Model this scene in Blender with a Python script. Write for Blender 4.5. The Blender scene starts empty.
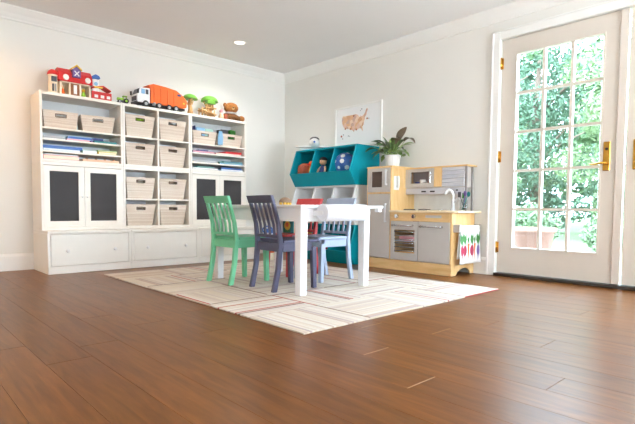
import bpy, bmesh, math, random
import numpy as np
from mathutils import Matrix, Vector

random.seed(7)
RNG = np.random.default_rng(11)
SC = bpy.context.scene
COL = SC.collection

# ------------------------------------------------------------------ camera
CAM = bpy.data.cameras.new('camera')
CAMO = bpy.data.objects.new('camera', CAM)
COL.objects.link(CAMO)
yaw, pitch, roll, fpx = 0.7403, -0.0517, 0.0082, 479.14
fw = Vector((math.sin(yaw) * math.cos(pitch), math.cos(yaw) * math.cos(pitch), math.sin(pitch)))
r0 = fw.cross(Vector((0, 0, 1))).normalized()
u0 = r0.cross(fw)
rr = math.cos(roll) * r0 + math.sin(roll) * u0
uu = -math.sin(roll) * r0 + math.cos(roll) * u0
mw = Matrix((rr, uu, -fw)).transposed().to_4x4()
mw.translation = Vector((-4.1288, -4.9831, 0.5817))
CAMO.matrix_world = mw
CAM.sensor_width = 36.0
CAM.sensor_fit = 'HORIZONTAL'
CAM.lens = fpx / 635.0 * 36.0
CAM.shift_x = 10.17 / 635.0
CAM.shift_y = 21.45 / 635.0
CAM.clip_start = 0.05
CAM.clip_end = 300
SC.camera = CAMO

# ------------------------------------------------------------------ colour management
SC.view_settings.view_transform = 'Standard'
SC.view_settings.look = 'None'
SC.view_settings.gamma = 1.0
SC.view_settings.use_curve_mapping = False
SC.view_settings.exposure = 0.16

# ------------------------------------------------------------------ world: bright hazy sky
W = bpy.data.worlds.new('sky')
SC.world = W
W.use_nodes = True
bg = W.node_tree.nodes['Background']
bg.inputs[0].default_value = (0.66, 0.85, 1.0, 1)
bg.inputs[1].default_value = 23.0

ROOM_X0, ROOM_Y0, H = -6.8, -7.6, 2.3325

def area_light(name, loc, rot, sx, sy, power, col):
    l = bpy.data.lights.new(name, 'AREA')
    l.shape = 'RECTANGLE'
    l.size, l.size_y = sx, sy
    l.energy = power
    l.color = col
    o = bpy.data.objects.new(name, l)
    o.location = loc
    o.rotation_euler = rot
    COL.objects.link(o)
    return o

def sun_light(energy, rot, col):
    l = bpy.data.lights.new('sun', 'SUN')
    l.energy = energy
    l.angle = math.radians(3)
    l.color = col
    o = bpy.data.objects.new('sun', l)
    o.rotation_euler = rot
    COL.objects.link(o)

sun_light(3.0, (math.radians(38), 0, math.radians(-20)), (1.0, 0.96, 0.86))
# fill lamps at windows added behind the camera (the glazing is built further down)
FILL_TINT = (0.93, 0.97, 1.0)
WIN_BACK = [(-2.3, -0.3), (-5.6, -3.6)]          # x ranges on the wall behind the camera
WIN_Z = (0.75, 1.25)
for i, (a, b) in enumerate(WIN_BACK):
    # one fill lamp aimed straight in, one added lamp tilted up to brighten the ceiling
    area_light('added_window_fill', ((a + b) / 2, ROOM_Y0 - 0.30, sum(WIN_Z) / 2), (math.radians(90), 0, 0),
               b - a, WIN_Z[1] - WIN_Z[0], (18, 2)[i], FILL_TINT)
    area_light('added_window_fill', ((a + b) / 2, ROOM_Y0 - 0.12, WIN_Z[0] + .25), (math.radians(90 + 72), 0, 0),
               b - a, 0.3, (300, 8)[i], (.90, .96, 1.0))
WIN_LEFT = (-7.3, -5.3)  # window added in the unseen left wall, with a warm fill lamp tilted up
area_light('added_window_fill', (ROOM_X0 - 0.12, sum(WIN_LEFT) / 2, WIN_Z[0] + .25), (math.radians(90 + 72), 0, math.radians(-90)),
           2.0, 0.3, 112, (1.0, .88, .74))
DOWNLIGHTS = [((-1.18, -0.67), 30, (1, .97, .94)), ((-3.55, -0.67), 24.0, (1, .50, .14)), ((-5.9, -0.67), 60, (1, .60, .28)),  # all but the first are added out of view to even the light
              ((-1.18, -3.6), 6, (1, .97, .94)), ((-3.55, -3.6), 5, (1, .86, .70)), ((-5.9, -3.6), 26, (1, .66, .34)),
              ((-1.18, -6.4), 12, (1, .93, .84)), ((-3.55, -6.4), 12, (1, .88, .74)), ((-5.9, -6.4), 12, (1, .80, .58))]

# ------------------------------------------------------------------ materials
def lin(c):
    out = []
    for v in c:
        v = v / 255.0
        out.append(v / 12.92 if v <= 0.04045 else ((v + 0.055) / 1.055) ** 2.4)
    return (out[0], out[1], out[2], 1.0)

MATS = {}
def mat(name, rgb, rough=0.5, metal=0.0, var=0.05, scale=12.0, bump=0.0, spec=0.5, coat=0.0, emit=None):
    if name in MATS:
        return MATS[name]
    m = bpy.data.materials.new(name)
    m.use_nodes = True
    nt = m.node_tree
    p = nt.nodes['Principled BSDF']
    c = lin(rgb)
    p.inputs['Roughness'].default_value = rough
    p.inputs['Metallic'].default_value = metal
    p.inputs['Specular IOR Level'].default_value = spec
    p.inputs['Coat Weight'].default_value = coat
    tc = nt.nodes.new('ShaderNodeTexCoord')
    nz = nt.nodes.new('ShaderNodeTexNoise')
    nz.inputs['Scale'].default_value = scale
    nz.inputs['Detail'].default_value = 3
    nt.links.new(tc.outputs['Object'], nz.inputs['Vector'])
    rp = nt.nodes.new('ShaderNodeValToRGB')
    rp.color_ramp.elements[0].position = 0.3
    rp.color_ramp.elements[1].position = 0.7
    rp.color_ramp.elements[0].color = tuple(max(0, v * (1 - var)) for v in c[:3]) + (1,)
    rp.color_ramp.elements[1].color = tuple(min(1, v * (1 + var)) for v in c[:3]) + (1,)
    nt.links.new(nz.outputs['Fac'], rp.inputs['Fac'])
    nt.links.new(rp.outputs['Color'], p.inputs['Base Color'])
    if bump:
        b = nt.nodes.new('ShaderNodeBump')
        b.inputs['Strength'].default_value = bump
        b.inputs['Distance'].default_value = 0.01
        nt.links.new(nz.outputs['Fac'], b.inputs['Height'])
        nt.links.new(b.outputs['Normal'], p.inputs['Normal'])
    if emit:
        p.inputs['Emission Color'].default_value = lin(emit[0])
        p.inputs['Emission Strength'].default_value = emit[1]
    MATS[name] = m
    return m

def mat_wood(name, c1, c2, rough=0.4, stretch=(1, 1, 1), scale=6.0, per_object=0.0, coat=0.0, bump=0.03, spec=0.5):
    m = bpy.data.materials.new(name)
    m.use_nodes = True
    nt = m.node_tree
    N, L = nt.nodes, nt.links
    p = N['Principled BSDF']
    p.inputs['Roughness'].default_value = rough
    p.inputs['Coat Weight'].default_value = coat
    p.inputs['Coat Roughness'].default_value = 0.25
    p.inputs['Specular IOR Level'].default_value = spec
    tc = N.new('ShaderNodeTexCoord')
    oi = N.new('ShaderNodeObjectInfo')
    mp = N.new('ShaderNodeMapping')
    mp.inputs['Scale'].default_value = stretch
    L.new(tc.outputs['Object'], mp.inputs['Vector'])
    ad = N.new('ShaderNodeVectorMath')
    ad.operation = 'ADD'
    sc_ = N.new('ShaderNodeVectorMath')
    sc_.operation = 'SCALE'
    sc_.inputs[0].default_value = (13.7, 7.3, 3.1)
    L.new(oi.outputs['Random'], sc_.inputs['Scale'])
    L.new(mp.outputs[0], ad.inputs[0])
    L.new(sc_.outputs[0], ad.inputs[1])
    nz = N.new('ShaderNodeTexNoise')
    nz.inputs['Scale'].default_value = scale
    nz.inputs['Detail'].default_value = 6
    nz.inputs['Roughness'].default_value = 0.62
    nz.inputs['Distortion'].default_value = 0.6
    L.new(ad.outputs[0], nz.inputs['Vector'])
    rp = N.new('ShaderNodeValToRGB')
    rp.color_ramp.elements[0].position = 0.32
    rp.color_ramp.elements[1].position = 0.68
    rp.color_ramp.elements[0].color = lin(c1)
    rp.color_ramp.elements[1].color = lin(c2)
    L.new(nz.outputs['Fac'], rp.inputs['Fac'])
    last = rp.outputs['Color']
    if per_object:
        hs = N.new('ShaderNodeHueSaturation')
        mr = N.new('ShaderNodeMapRange')
        mr.inputs['To Min'].default_value = 1 - per_object
        mr.inputs['To Max'].default_value = 1 + per_object
        L.new(oi.outputs['Random'], mr.inputs['Value'])
        L.new(mr.outputs[0], hs.inputs['Value'])
        L.new(last, hs.inputs['Color'])
        last = hs.outputs['Color']
    L.new(last, p.inputs['Base Color'])
    if bump:
        b = N.new('ShaderNodeBump')
        b.inputs['Strength'].default_value = bump
        b.inputs['Distance'].default_value = 0.004
        L.new(nz.outputs['Fac'], b.inputs['Height'])
        L.new(b.outputs['Normal'], p.inputs['Normal'])
    MATS[name] = m
    return m

def mat_stripes(name, axis, freq, cols, rough=0.9, bump=0.25, per_object=True, wob=0.0):
    """woven bands: one random colour from `cols` [(position, rgb)] for each band across `axis`"""
    m = bpy.data.materials.new(name)
    m.use_nodes = True
    N, L = m.node_tree.nodes, m.node_tree.links
    p = N['Principled BSDF']
    p.inputs['Roughness'].default_value = rough
    p.inputs['Specular IOR Level'].default_value = 0.15
    tc = N.new('ShaderNodeTexCoord')
    oi = N.new('ShaderNodeObjectInfo')
    sp = N.new('ShaderNodeSeparateXYZ')
    L.new(tc.outputs['Object'], sp.inputs[0])
    mu = N.new('ShaderNodeMath'); mu.operation = 'MULTIPLY_ADD'
    mu.inputs[1].default_value = freq
    L.new(sp.outputs[axis], mu.inputs[0])
    r2 = N.new('ShaderNodeMath'); r2.operation = 'MULTIPLY'
    r2.inputs[1].default_value = 517.0 if per_object else 0.0
    L.new(oi.outputs['Random'], r2.inputs[0])
    L.new(r2.outputs[0], mu.inputs[2])
    nz0 = N.new('ShaderNodeTexNoise'); nz0.inputs['Scale'].default_value = 9.0
    L.new(tc.outputs['Object'], nz0.inputs['Vector'])
    wa = N.new('ShaderNodeMath'); wa.operation = 'MULTIPLY_ADD'; wa.inputs[1].default_value = wob
    L.new(nz0.outputs['Fac'], wa.inputs[0]); L.new(mu.outputs[0], wa.inputs[2])
    fl = N.new('ShaderNodeMath'); fl.operation = 'FLOOR'
    L.new(wa.outputs[0], fl.inputs[0])
    wn = N.new('ShaderNodeTexWhiteNoise'); wn.noise_dimensions = '1D'
    L.new(fl.outputs[0], wn.inputs['W'])
    rp = N.new('ShaderNodeValToRGB')
    rp.color_ramp.interpolation = 'CONSTANT'
    el = rp.color_ramp.elements
    el[0].position = cols[0][0]; el[0].color = lin(cols[0][1])
    el[1].position = cols[1][0]; el[1].color = lin(cols[1][1])
    for pos, c in cols[2:]:
        e = el.new(pos); e.color = lin(c)
    L.new(wn.outputs['Value'], rp.inputs['Fac'])
    nz = N.new('ShaderNodeTexNoise'); nz.inputs['Scale'].default_value = 160.0
    L.new(tc.outputs['Object'], nz.inputs['Vector'])
    hs = N.new('ShaderNodeHueSaturation')
    mr = N.new('ShaderNodeMapRange'); mr.inputs['To Min'].default_value = 0.86; mr.inputs['To Max'].default_value = 1.12
    L.new(nz.outputs['Fac'], mr.inputs['Value']); L.new(mr.outputs[0], hs.inputs['Value'])
    L.new(rp.outputs['Color'], hs.inputs['Color'])
    L.new(hs.outputs['Color'], p.inputs['Base Color'])
    b = N.new('ShaderNodeBump'); b.inputs['Strength'].default_value = bump; b.inputs['Distance'].default_value = 0.004
    L.new(nz.outputs['Fac'], b.inputs['Height']); L.new(b.outputs['Normal'], p.inputs['Normal'])
    MATS[name] = m
    return m

def mat_patches(name, cols, scale, rough=0.6):
    """patchwork print: cells of the given colours"""
    m = bpy.data.materials.new(name)
    m.use_nodes = True
    N, L = m.node_tree.nodes, m.node_tree.links
    p = N['Principled BSDF']; p.inputs['Roughness'].default_value = rough
    tc = N.new('ShaderNodeTexCoord')
    vo = N.new('ShaderNodeTexVoronoi'); vo.inputs['Scale'].default_value = scale
    L.new(tc.outputs['Object'], vo.inputs['Vector'])
    sp = N.new('ShaderNodeSeparateColor'); L.new(vo.outputs['Color'], sp.inputs[0])
    rp = N.new('ShaderNodeValToRGB'); rp.color_ramp.interpolation = 'CONSTANT'
    el = rp.color_ramp.elements
    n = len(cols)
    el[0].position = 0; el[0].color = lin(cols[0])
    el[1].position = 1.0 / n; el[1].color = lin(cols[1])
    for i, c in enumerate(cols[2:]):
        e = el.new((i + 2.0) / n); e.color = lin(c)
    L.new(sp.outputs[0], rp.inputs['Fac'])
    L.new(rp.outputs['Color'], p.inputs['Base Color'])
    MATS[name] = m
    return m

def mat_glass(name, tint=(250, 251, 252), refl=0.08):
    m = bpy.data.materials.new(name)
    m.use_nodes = True
    N, L = m.node_tree.nodes, m.node_tree.links
    N.remove(N['Principled BSDF'])
    out = N['Material Output']
    tr = N.new('ShaderNodeBsdfTransparent'); tr.inputs[0].default_value = lin(tint)
    gl = N.new('ShaderNodeBsdfGlossy'); gl.inputs['Roughness'].default_value = 0.03
    lw = N.new('ShaderNodeLayerWeight'); lw.inputs[0].default_value = 0.5
    pw = N.new('ShaderNodeMath'); pw.operation = 'POWER'; pw.inputs[1].default_value = 4.0
    L.new(lw.outputs['Facing'], pw.inputs[0])
    fr = N.new('ShaderNodeMath'); fr.operation = 'MULTIPLY_ADD'; fr.inputs[1].default_value = 0.6; fr.inputs[2].default_value = refl * .4
    L.new(pw.outputs[0], fr.inputs[0])
    mx = N.new('ShaderNodeMixShader')
    L.new(fr.outputs[0], mx.inputs[0]); L.new(tr.outputs[0], mx.inputs[1]); L.new(gl.outputs[0], mx.inputs[2])
    L.new(mx.outputs[0], out.inputs[0])
    MATS[name] = m
    return m

WALL = mat('wall_paint', (239, 237, 231), 0.65, var=0.008, scale=3, spec=0.2)
CEIL = mat('ceiling_paint', (246, 245, 244), 0.8, var=0.008, scale=3, spec=0.1)
TRIM = mat('trim_paint', (244, 243, 239), 0.4, var=0.008)
DOORP = mat('door_paint', (218, 208, 196), 0.38, var=0.01)
WHITE = mat('cabinet_white', (246, 241, 232), 0.42, var=0.01)
CABIN = mat('cabinet_back', (226, 229, 232), 0.6, var=0.01)
TABLEW = mat('table_white', (232, 232, 235), 0.3, var=0.006)
PAPER = mat('roll_paper', (226, 228, 236), 0.75, var=0.01)
CHALK = mat('chalkboard', (62, 60, 62), 0.75, var=0.10, scale=6)
TEAL = mat('teal_paint', (0, 154, 172), 0.5, var=0.02, spec=0.25)
BINW = mat('bin_white', (243, 245, 247), 0.4, var=0.01)
GREEN = mat('chair_green', (112, 194, 150), 0.38, var=0.03)
NAVY = mat('chair_navy', (76, 76, 102), 0.4, var=0.05)
RED = mat('chair_red', (206, 62, 66), 0.4, var=0.03)
GREY = mat('chair_grey', (160, 172, 194), 0.4, var=0.03)
BRASS = mat('brass', (212, 165, 75), 0.25, metal=1.0, var=0.05)
DARKS = mat('threshold_dark', (52, 42, 36), 0.5, var=0.1)
MAPLE = mat_wood('maple', (224, 180, 118), (240, 204, 148), 0.42, (6, 6, .8), 5)
MAPLEH = mat_wood('maple_h', (224, 180, 118), (240, 204, 148), 0.42, (6, .8, 6), 5)
MAPLETOP = mat_wood('maple_top', (238, 214, 172), (250, 234, 204), 0.4, (6, .8, 6), 5)
KGREY = mat('kitchen_grey', (196, 190, 184), 0.45, var=0.015)
KSILV = mat('kitchen_silver', (206, 206, 208), 0.3, metal=0.35, var=0.03)
KSLAT = mat_wood('kitchen_slat', (188, 190, 204), (222, 220, 222), 0.5, (1, 1.2, 10), 5)
CHROME = mat('chrome', (222, 222, 224), 0.16, metal=1.0, var=0.02)
FAUC = mat('faucet_silver', (226, 226, 228), 0.25, metal=0.3, var=0.02)
BLACK = mat('black_plastic', (34, 32, 34), 0.4, var=0.1)
DKBROWN = mat('dark_window', (78, 62, 54), 0.25, var=0.1)
WHITEP = mat('white_plastic', (245, 245, 244), 0.35, var=0.01)
GLASS = mat_glass('window_glass')
CLEAR = mat_glass('clear_glass', (248, 250, 250))
PLANK = mat_wood('plank_wood', (94, 53, 15), (124, 75, 27), 0.30, (9.0, 0.9, 9.0), 3.4, per_object=0.11, coat=0.0, bump=0.05, spec=0.18)
JOINT = mat('plank_core', (176, 146, 116), 0.7, var=0.05)
BASKET = mat_stripes('basket_weave', 'Z', 130.0, [(0, (224, 208, 192)), (.3, (228, 213, 198)), (.55, (217, 199, 182)), (.8, (231, 218, 204))], 0.85, 0.5, True, 1.6)
BASKIN = mat('basket_lining', (196, 178, 162), 0.9, var=0.08, scale=60)
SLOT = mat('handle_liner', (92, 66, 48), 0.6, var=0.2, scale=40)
RUGC = [(0, (214, 203, 190)), (.16, (207, 192, 178)), (.30, (217, 209, 199)), (.44, (199, 183, 171)), (.52, (214, 203, 187)),
        (.64, (203, 189, 183)), (.72, (210, 196, 178)), (.84, (192, 169, 156)), (.91, (183, 165, 162)), (.955, (176, 95, 90)), (.970, (126, 99, 91)), (.982, (205, 194, 185))]
RUGX = mat_stripes('rug_across_x', 'X', 62.0, RUGC, 0.95, 0.5)
RUGY = mat_stripes('rug_across_y', 'Y', 62.0, RUGC, 0.95, 0.5)
RUGD = mat('rug_seam', (112, 84, 72), 0.95, var=0.15, scale=80)
C = {}
for n_, c_ in dict(red=(214, 44, 44), orange=(244, 108, 34), yellow=(246, 200, 62), green=(112, 178, 62), lime=(146, 196, 50), blue=(64, 112, 190),
                   navyt=(44, 58, 120), sky=(140, 186, 222), teal=(36, 138, 140), purple=(118, 96, 158), pink=(240, 176, 186), cream=(246, 232, 208),
                   tan=(226, 178, 116), brown=(150, 92, 44), dkbrown=(72, 44, 30), grey=(176, 178, 182), dkgrey=(84, 84, 92), white=(246, 246, 246),
                   magenta=(170, 22, 66), leaf=(54, 128, 52), peach=(238, 196, 160), rust=(170, 88, 62), mint=(170, 210, 200)).items():
    C[n_] = mat('toy_' + n_, c_, 0.42, var=0.04, scale=30)
PLUSH = mat('plush_brown', (168, 108, 54), 0.95, var=0.25, scale=70, bump=0.6)
PLUSHD = mat('plush_dark', (112, 74, 40), 0.95, var=0.25, scale=70, bump=0.6)
WOODT = mat_wood('toy_wood', (206, 156, 96), (232, 190, 132), 0.55, (3, 3, 3), 18)

# ------------------------------------------------------------------ mesh helper
class MB:
    def __init__(self):
        self.v, self.f, self.smooth = [], [], []
    def add(self, vs, fs, smooth=False):
        b = len(self.v)
        self.v.extend(vs)
        for f in fs:
            self.f.append(tuple(b + i for i in f))
            self.smooth.append(smooth)
        return self
    def box(self, x0, x1, y0, y1, z0, z1):
        if x0 > x1: x0, x1 = x1, x0
        if y0 > y1: y0, y1 = y1, y0
        if z0 > z1: z0, z1 = z1, z0
        return self.add([(x0, y0, z0), (x1, y0, z0), (x1, y1, z0), (x0, y1, z0), (x0, y0, z1), (x1, y0, z1), (x1, y1, z1), (x0, y1, z1)],
                        [(0, 3, 2, 1), (4, 5, 6, 7), (0, 1, 5, 4), (1, 2, 6, 5), (2, 3, 7, 6), (3, 0, 4, 7)])
    def hexa(self, bottom, top):
        return self.add(list(bottom) + list(top), [(0, 3, 2, 1), (4, 5, 6, 7), (0, 1, 5, 4), (1, 2, 6, 5), (2, 3, 7, 6), (3, 0, 4, 7)])
    def prism(self, poly, axis, a, b, smooth=False):
        """poly: 2-D points; axis 'x' -> (y,z), 'y' -> (x,z), 'z' -> (x,y)"""
        def P(p, t):
            return {'x': (t, p[0], p[1]), 'y': (p[0], t, p[1]), 'z': (p[0], p[1], t)}[axis]
        n = len(poly)
        vs = [P(p, a) for p in poly] + [P(p, b) for p in poly]
        ar = sum(poly[i][0] * poly[(i + 1) % n][1] - poly[(i + 1) % n][0] * poly[i][1] for i in range(n))
        flip = (ar > 0) ^ (axis == 'y') ^ (b < a)
        fs = [tuple(range(n)), tuple(range(2 * n - 1, n - 1, -1))]
        sides = [(i, n + i, n + (i + 1) % n, (i + 1) % n) for i in range(n)]
        if flip:
            fs = [tuple(reversed(f)) for f in fs]; sides = [tuple(reversed(s)) for s in sides]
        self.add(vs, fs)
        b0 = len(self.v) - 2 * n
        for s in sides:
            self.f.append(tuple(b0 + i for i in s)); self.smooth.append(smooth)
        return self
    def cyl(self, p0, p1, r0, r1=None, n=14, cap=True, smooth=True):
        r1 = r0 if r1 is None else r1
        p0, p1 = Vector(p0), Vector(p1)
        d = (p1 - p0).normalized()
        a = d.orthogonal().normalized()
        b = d.cross(a)
        vs = []
        for p, r in ((p0, r0), (p1, r1)):
            for i in range(n):
                t = 2 * math.pi * i / n
                vs.append(tuple(p + a * (r * math.cos(t)) + b * (r * math.sin(t))))
        fs = [(i, (i + 1) % n, n + (i + 1) % n, n + i) for i in range(n)]
        self.add(vs, fs, smooth)
        if cap:
            b0 = len(self.v) - 2 * n
            self.f.append(tuple(b0 + i for i in reversed(range(n)))); self.smooth.append(False)
            self.f.append(tuple(b0 + n + i for i in range(n))); self.smooth.append(False)
        return self
    def tube(self, pts, r, n=8, closed=False):
        pts = [Vector(p) for p in pts]
        rs = r if isinstance(r, (list, tuple)) else [r] * len(pts)
        vs, fs = [], []
        prev = None
        for i, p in enumerate(pts):
            d = (pts[min(i + 1, len(pts) - 1)] - pts[max(i - 1, 0)]).normalized()
            a = d.orthogonal().normalized() if prev is None else (prev - d * prev.dot(d)).normalized()
            prev = a
            b = d.cross(a)
            for k in range(n):
                t = 2 * math.pi * k / n
                vs.append(tuple(p + a * (rs[i] * math.cos(t)) + b * (rs[i] * math.sin(t))))
        for i in range(len(pts) - 1):
            for k in range(n):
                fs.append((i * n + k, i * n + (k + 1) % n, (i + 1) * n + (k + 1) % n, (i + 1) * n + k))
        self.add(vs, fs, True)
        b0 = len(self.v) - len(vs)
        self.f.append(tuple(b0 + i for i in reversed(range(n)))); self.smooth.append(False)
        self.f.append(tuple(b0 + len(vs) - n + i for i in range(n))); self.smooth.append(False)
        return self
    def ell(self, c, r, nu=16, nv=10, zmin=-1.0, zmax=1.0):
        if not isinstance(r, (tuple, list)): r = (r, r, r)
        vs, fs = [], []
        t0, t1 = math.asin(zmin), math.asin(zmax)
        for j in range(nv + 1):
            t = t0 + (t1 - t0) * j / nv
            for i in range(nu):
                a = 2 * math.pi * i / nu
                vs.append((c[0] + r[0] * math.cos(t) * math.cos(a), c[1] + r[1] * math.cos(t) * math.sin(a), c[2] + r[2] * math.sin(t)))
        for j in range(nv):
            for i in range(nu):
                fs.append((j * nu + i, j * nu + (i + 1) % nu, (j + 1) * nu + (i + 1) % nu, (j + 1) * nu + i))
        self.add(vs, fs, True)
        if zmin > -1:
            b0 = len(self.v) - len(vs)
            self.f.append(tuple(b0 + i for i in reversed(range(nu)))); self.smooth.append(False)
        if zmax < 1:
            b0 = len(self.v) - nu
            self.f.append(tuple(b0 + i for i in range(nu))); self.smooth.append(False)
        return self
    def lathe(self, prof, c=(0, 0, 0), n=20):
        vs, fs = [], []
        for r, z in prof:
            for i in range(n):
                a = 2 * math.pi * i / n
                vs.append((c[0] + r * math.cos(a), c[1] + r * math.sin(a), c[2] + z))
        for j in range(len(prof) - 1):
            for i in range(n):
                fs.append((j * n + i, j * n + (i + 1) % n, (j + 1) * n + (i + 1) % n, (j + 1) * n + i))
        return self.add(vs, fs, True)
    def xf(self, M):
        self.v = [tuple(M @ Vector(p)) for p in self.v]
        return self
    def mesh(self, name, m, bevel=0.0, seg=1, weld=False):
        me = bpy.data.meshes.new(name)
        me.from_pydata([tuple(p) for p in self.v], [], self.f)
        me.polygons.foreach_set('use_smooth', self.smooth)
        if weld or bevel:
            bm = bmesh.new(); bm.from_mesh(me)
            if weld:
                bmesh.ops.remove_doubles(bm, verts=bm.verts, dist=1e-5)
            if bevel:
                es = [e for e in bm.edges if len(e.link_faces) == 2 and e.calc_face_angle(0) > 0.6]
                bmesh.ops.bevel(bm, geom=es, offset=bevel, segments=seg, affect='EDGES', profile=0.6, clamp_overlap=True)
            bm.to_mesh(me); bm.free()
        me.materials.append(m)
        me.update()
        return me

def link(name, data, parent=None, loc=(0, 0, 0)):
    o = bpy.data.objects.new(name, data)
    COL.objects.link(o)
    o.location = loc
    if parent: o.parent = parent
    return o

def tag(o, label, cat, group=None, kind=None):
    o['label'] = label
    o['category'] = cat
    if group: o['group'] = group
    if kind: o['kind'] = kind
    return o

class Thing:
    """an Empty at the base; parts are given in world axes about `loc` (local coordinates)"""
    def __init__(self, name, label, cat, loc=(0, 0, 0), rotz=0.0, group=None, kind=None):
        self.o = link(name, None, None, loc)
        self.o.empty_display_size = 0.05
        self.o.rotation_euler = (0, 0, rotz)
        self.loc = Vector(loc)
        if kind: self.o['kind'] = kind
        if label: tag(self.o, label, cat, group)
    def part(self, name, mb, m, bevel=0.0, seg=1, under=None, world=False, label=None, kind=None):
        if world:
            l = self.loc
            mb.v = [(p[0] - l.x, p[1] - l.y, p[2] - l.z) for p in mb.v]
        o = link(name, mb.mesh(name, m, bevel, seg), under or self.o)
        if label: o['label'] = label
        if kind: o['kind'] = kind
        return o

def solo(name, mb, m, label, cat, loc=(0, 0, 0), rotz=0.0, group=None, bevel=0.0, seg=1, kind=None):
    o = link(name, mb.mesh(name, m, bevel, seg), None, loc)
    o.rotation_euler = (0, 0, rotz)
    return tag(o, label, cat, group, kind)

def struct(name, mb, m, label=None, cat=None, bevel=0.0):
    o = link(name, mb.mesh(name, m, bevel))
    o['kind'] = 'structure'
    if label: tag(o, label, cat)
    return o

def R(d): return math.radians(d)
def B(*a): return MB().box(*a)
def turn(axis, deg, c=(0, 0, 0)):
    return Matrix.Translation(Vector(c)) @ Matrix.Rotation(R(deg), 4, axis) @ Matrix.Translation(-Vector(c))

# ================================================================== THE ROOM
# floor: planks run along y, 163 mm wide
fl = Thing('floor', 'brown hardwood plank floor', 'floor', (0, 0, 0), kind='structure')
fl.part('underlay', B(ROOM_X0, 0, ROOM_Y0, 0, -0.05, -0.016), mat('underlay', (70, 44, 28), 0.8))
PW = 0.163
xk = -2.687
while xk > ROOM_X0: xk -= PW
ends_fixed = {round(-2.687, 2): [-3.744], round(-2.85, 2): [-4.073], round(-2.198, 2): [-3.741], round(-2.361, 2): [-3.447], round(-2.524, 2): [-4.38], round(-3.665, 2): [-3.06]}
pale = (-3.744, -4.073, -3.741, -3.447)
plank_meshes = {}
while xk < -0.001:
    x0, x1 = max(xk, ROOM_X0), min(xk + PW, 0.0)
    fx = ends_fixed.get(round(xk, 2))
    if fx is None:
        for k_ in ends_fixed:
            if abs(k_ - xk) < 0.02: fx = ends_fixed[k_]
    cuts = [ROOM_Y0]
    if fx:
        y = fx[0]
        a = y
        lower = []
        while a > ROOM_Y0 + 0.5:
            lower.append(a); a -= random.choice([1.5, 1.8, 2.1])
        cuts += lower[::-1]
        a = y + random.choice([1.5, 1.8, 2.1])
        while a < -0.4:
            cuts.append(a); a += random.choice([1.5, 1.8, 2.1])
    else:
        a = ROOM_Y0 + random.uniform(0.4, 2.0)
        while a < -0.4:
            cuts.append(a); a += random.choice([1.5, 1.8, 2.1])
    cuts.append(0.0)
    for a, b in zip(cuts[:-1], cuts[1:]):
        g = 0.0004
        ge0 = 0.0018 if fx and fx[0] in pale and abs(a - fx[0]) < 1e-6 else 0.0008
        ge1 = 0.0018 if fx and fx[0] in pale and abs(b - fx[0]) < 1e-6 else 0.0008
        w, l = (x1 - x0) / 2 - g, (b - a) / 2
        mb = B(-w, w, -l + ge0, l - ge1, -0.015, 0.0)
        fl.part('plank', mb, PLANK, 0.0006).location = ((x0 + x1) / 2, (a + b) / 2, 0)
    if fx and fx[0] in pale:
        fl.part('joint_strip', B(x0 + .002, x1 - .002, fx[0] - 0.0018, fx[0] + 0.0018, -0.016, 0.0001), JOINT)
    xk += PW

struct('ceiling', B(ROOM_X0 - .2, 0.2, ROOM_Y0 - .2, 0.2, H, H + 0.12), CEIL, 'flat pale grey-white painted ceiling', 'ceiling')
struct('wall_back', B(ROOM_X0 - .15, 0.15, 0, 0.15, -0.1, H), WALL, 'cream white wall behind the shelving', 'wall')
DY0, DY1, DZ = -2.962, -4.895, 2.068
wr = B(0, 0.15, DY0, 0.0, -0.1, H).box(0, 0.15, DY1, DY0, DZ, H).box(0, 0.15, ROOM_Y0 - .15, DY1, -0.1, H)
struct('wall_right', wr, WALL, 'white wall holding the french doors', 'wall')
wf = MB()
xs = [ROOM_X0 - .15] + [v for a, b in sorted(WIN_BACK) for v in (a, b)] + [0.0]
for i in range(0, len(xs), 2): wf.box(xs[i], xs[i + 1], ROOM_Y0 - .15, ROOM_Y0, -0.1, H)
for a, b in WIN_BACK:
    wf.box(a, b, ROOM_Y0 - .15, ROOM_Y0, -0.1, WIN_Z[0]).box(a, b, ROOM_Y0 - .15, ROOM_Y0, WIN_Z[1], H)
struct('wall_front', wf, WALL, 'white wall with two added windows behind the viewer', 'wall')
wl = B(ROOM_X0 - .15, ROOM_X0, ROOM_Y0, WIN_LEFT[0], -0.1, H).box(ROOM_X0 - .15, ROOM_X0, WIN_LEFT[1], 0, -0.1, H)
wl.box(ROOM_X0 - .15, ROOM_X0, *WIN_LEFT, -0.1, WIN_Z[0]).box(ROOM_X0 - .15, ROOM_X0, *WIN_LEFT, WIN_Z[1], H)
struct('wall_left', wl, WALL, 'white wall with one added window on the far left', 'wall')

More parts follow.
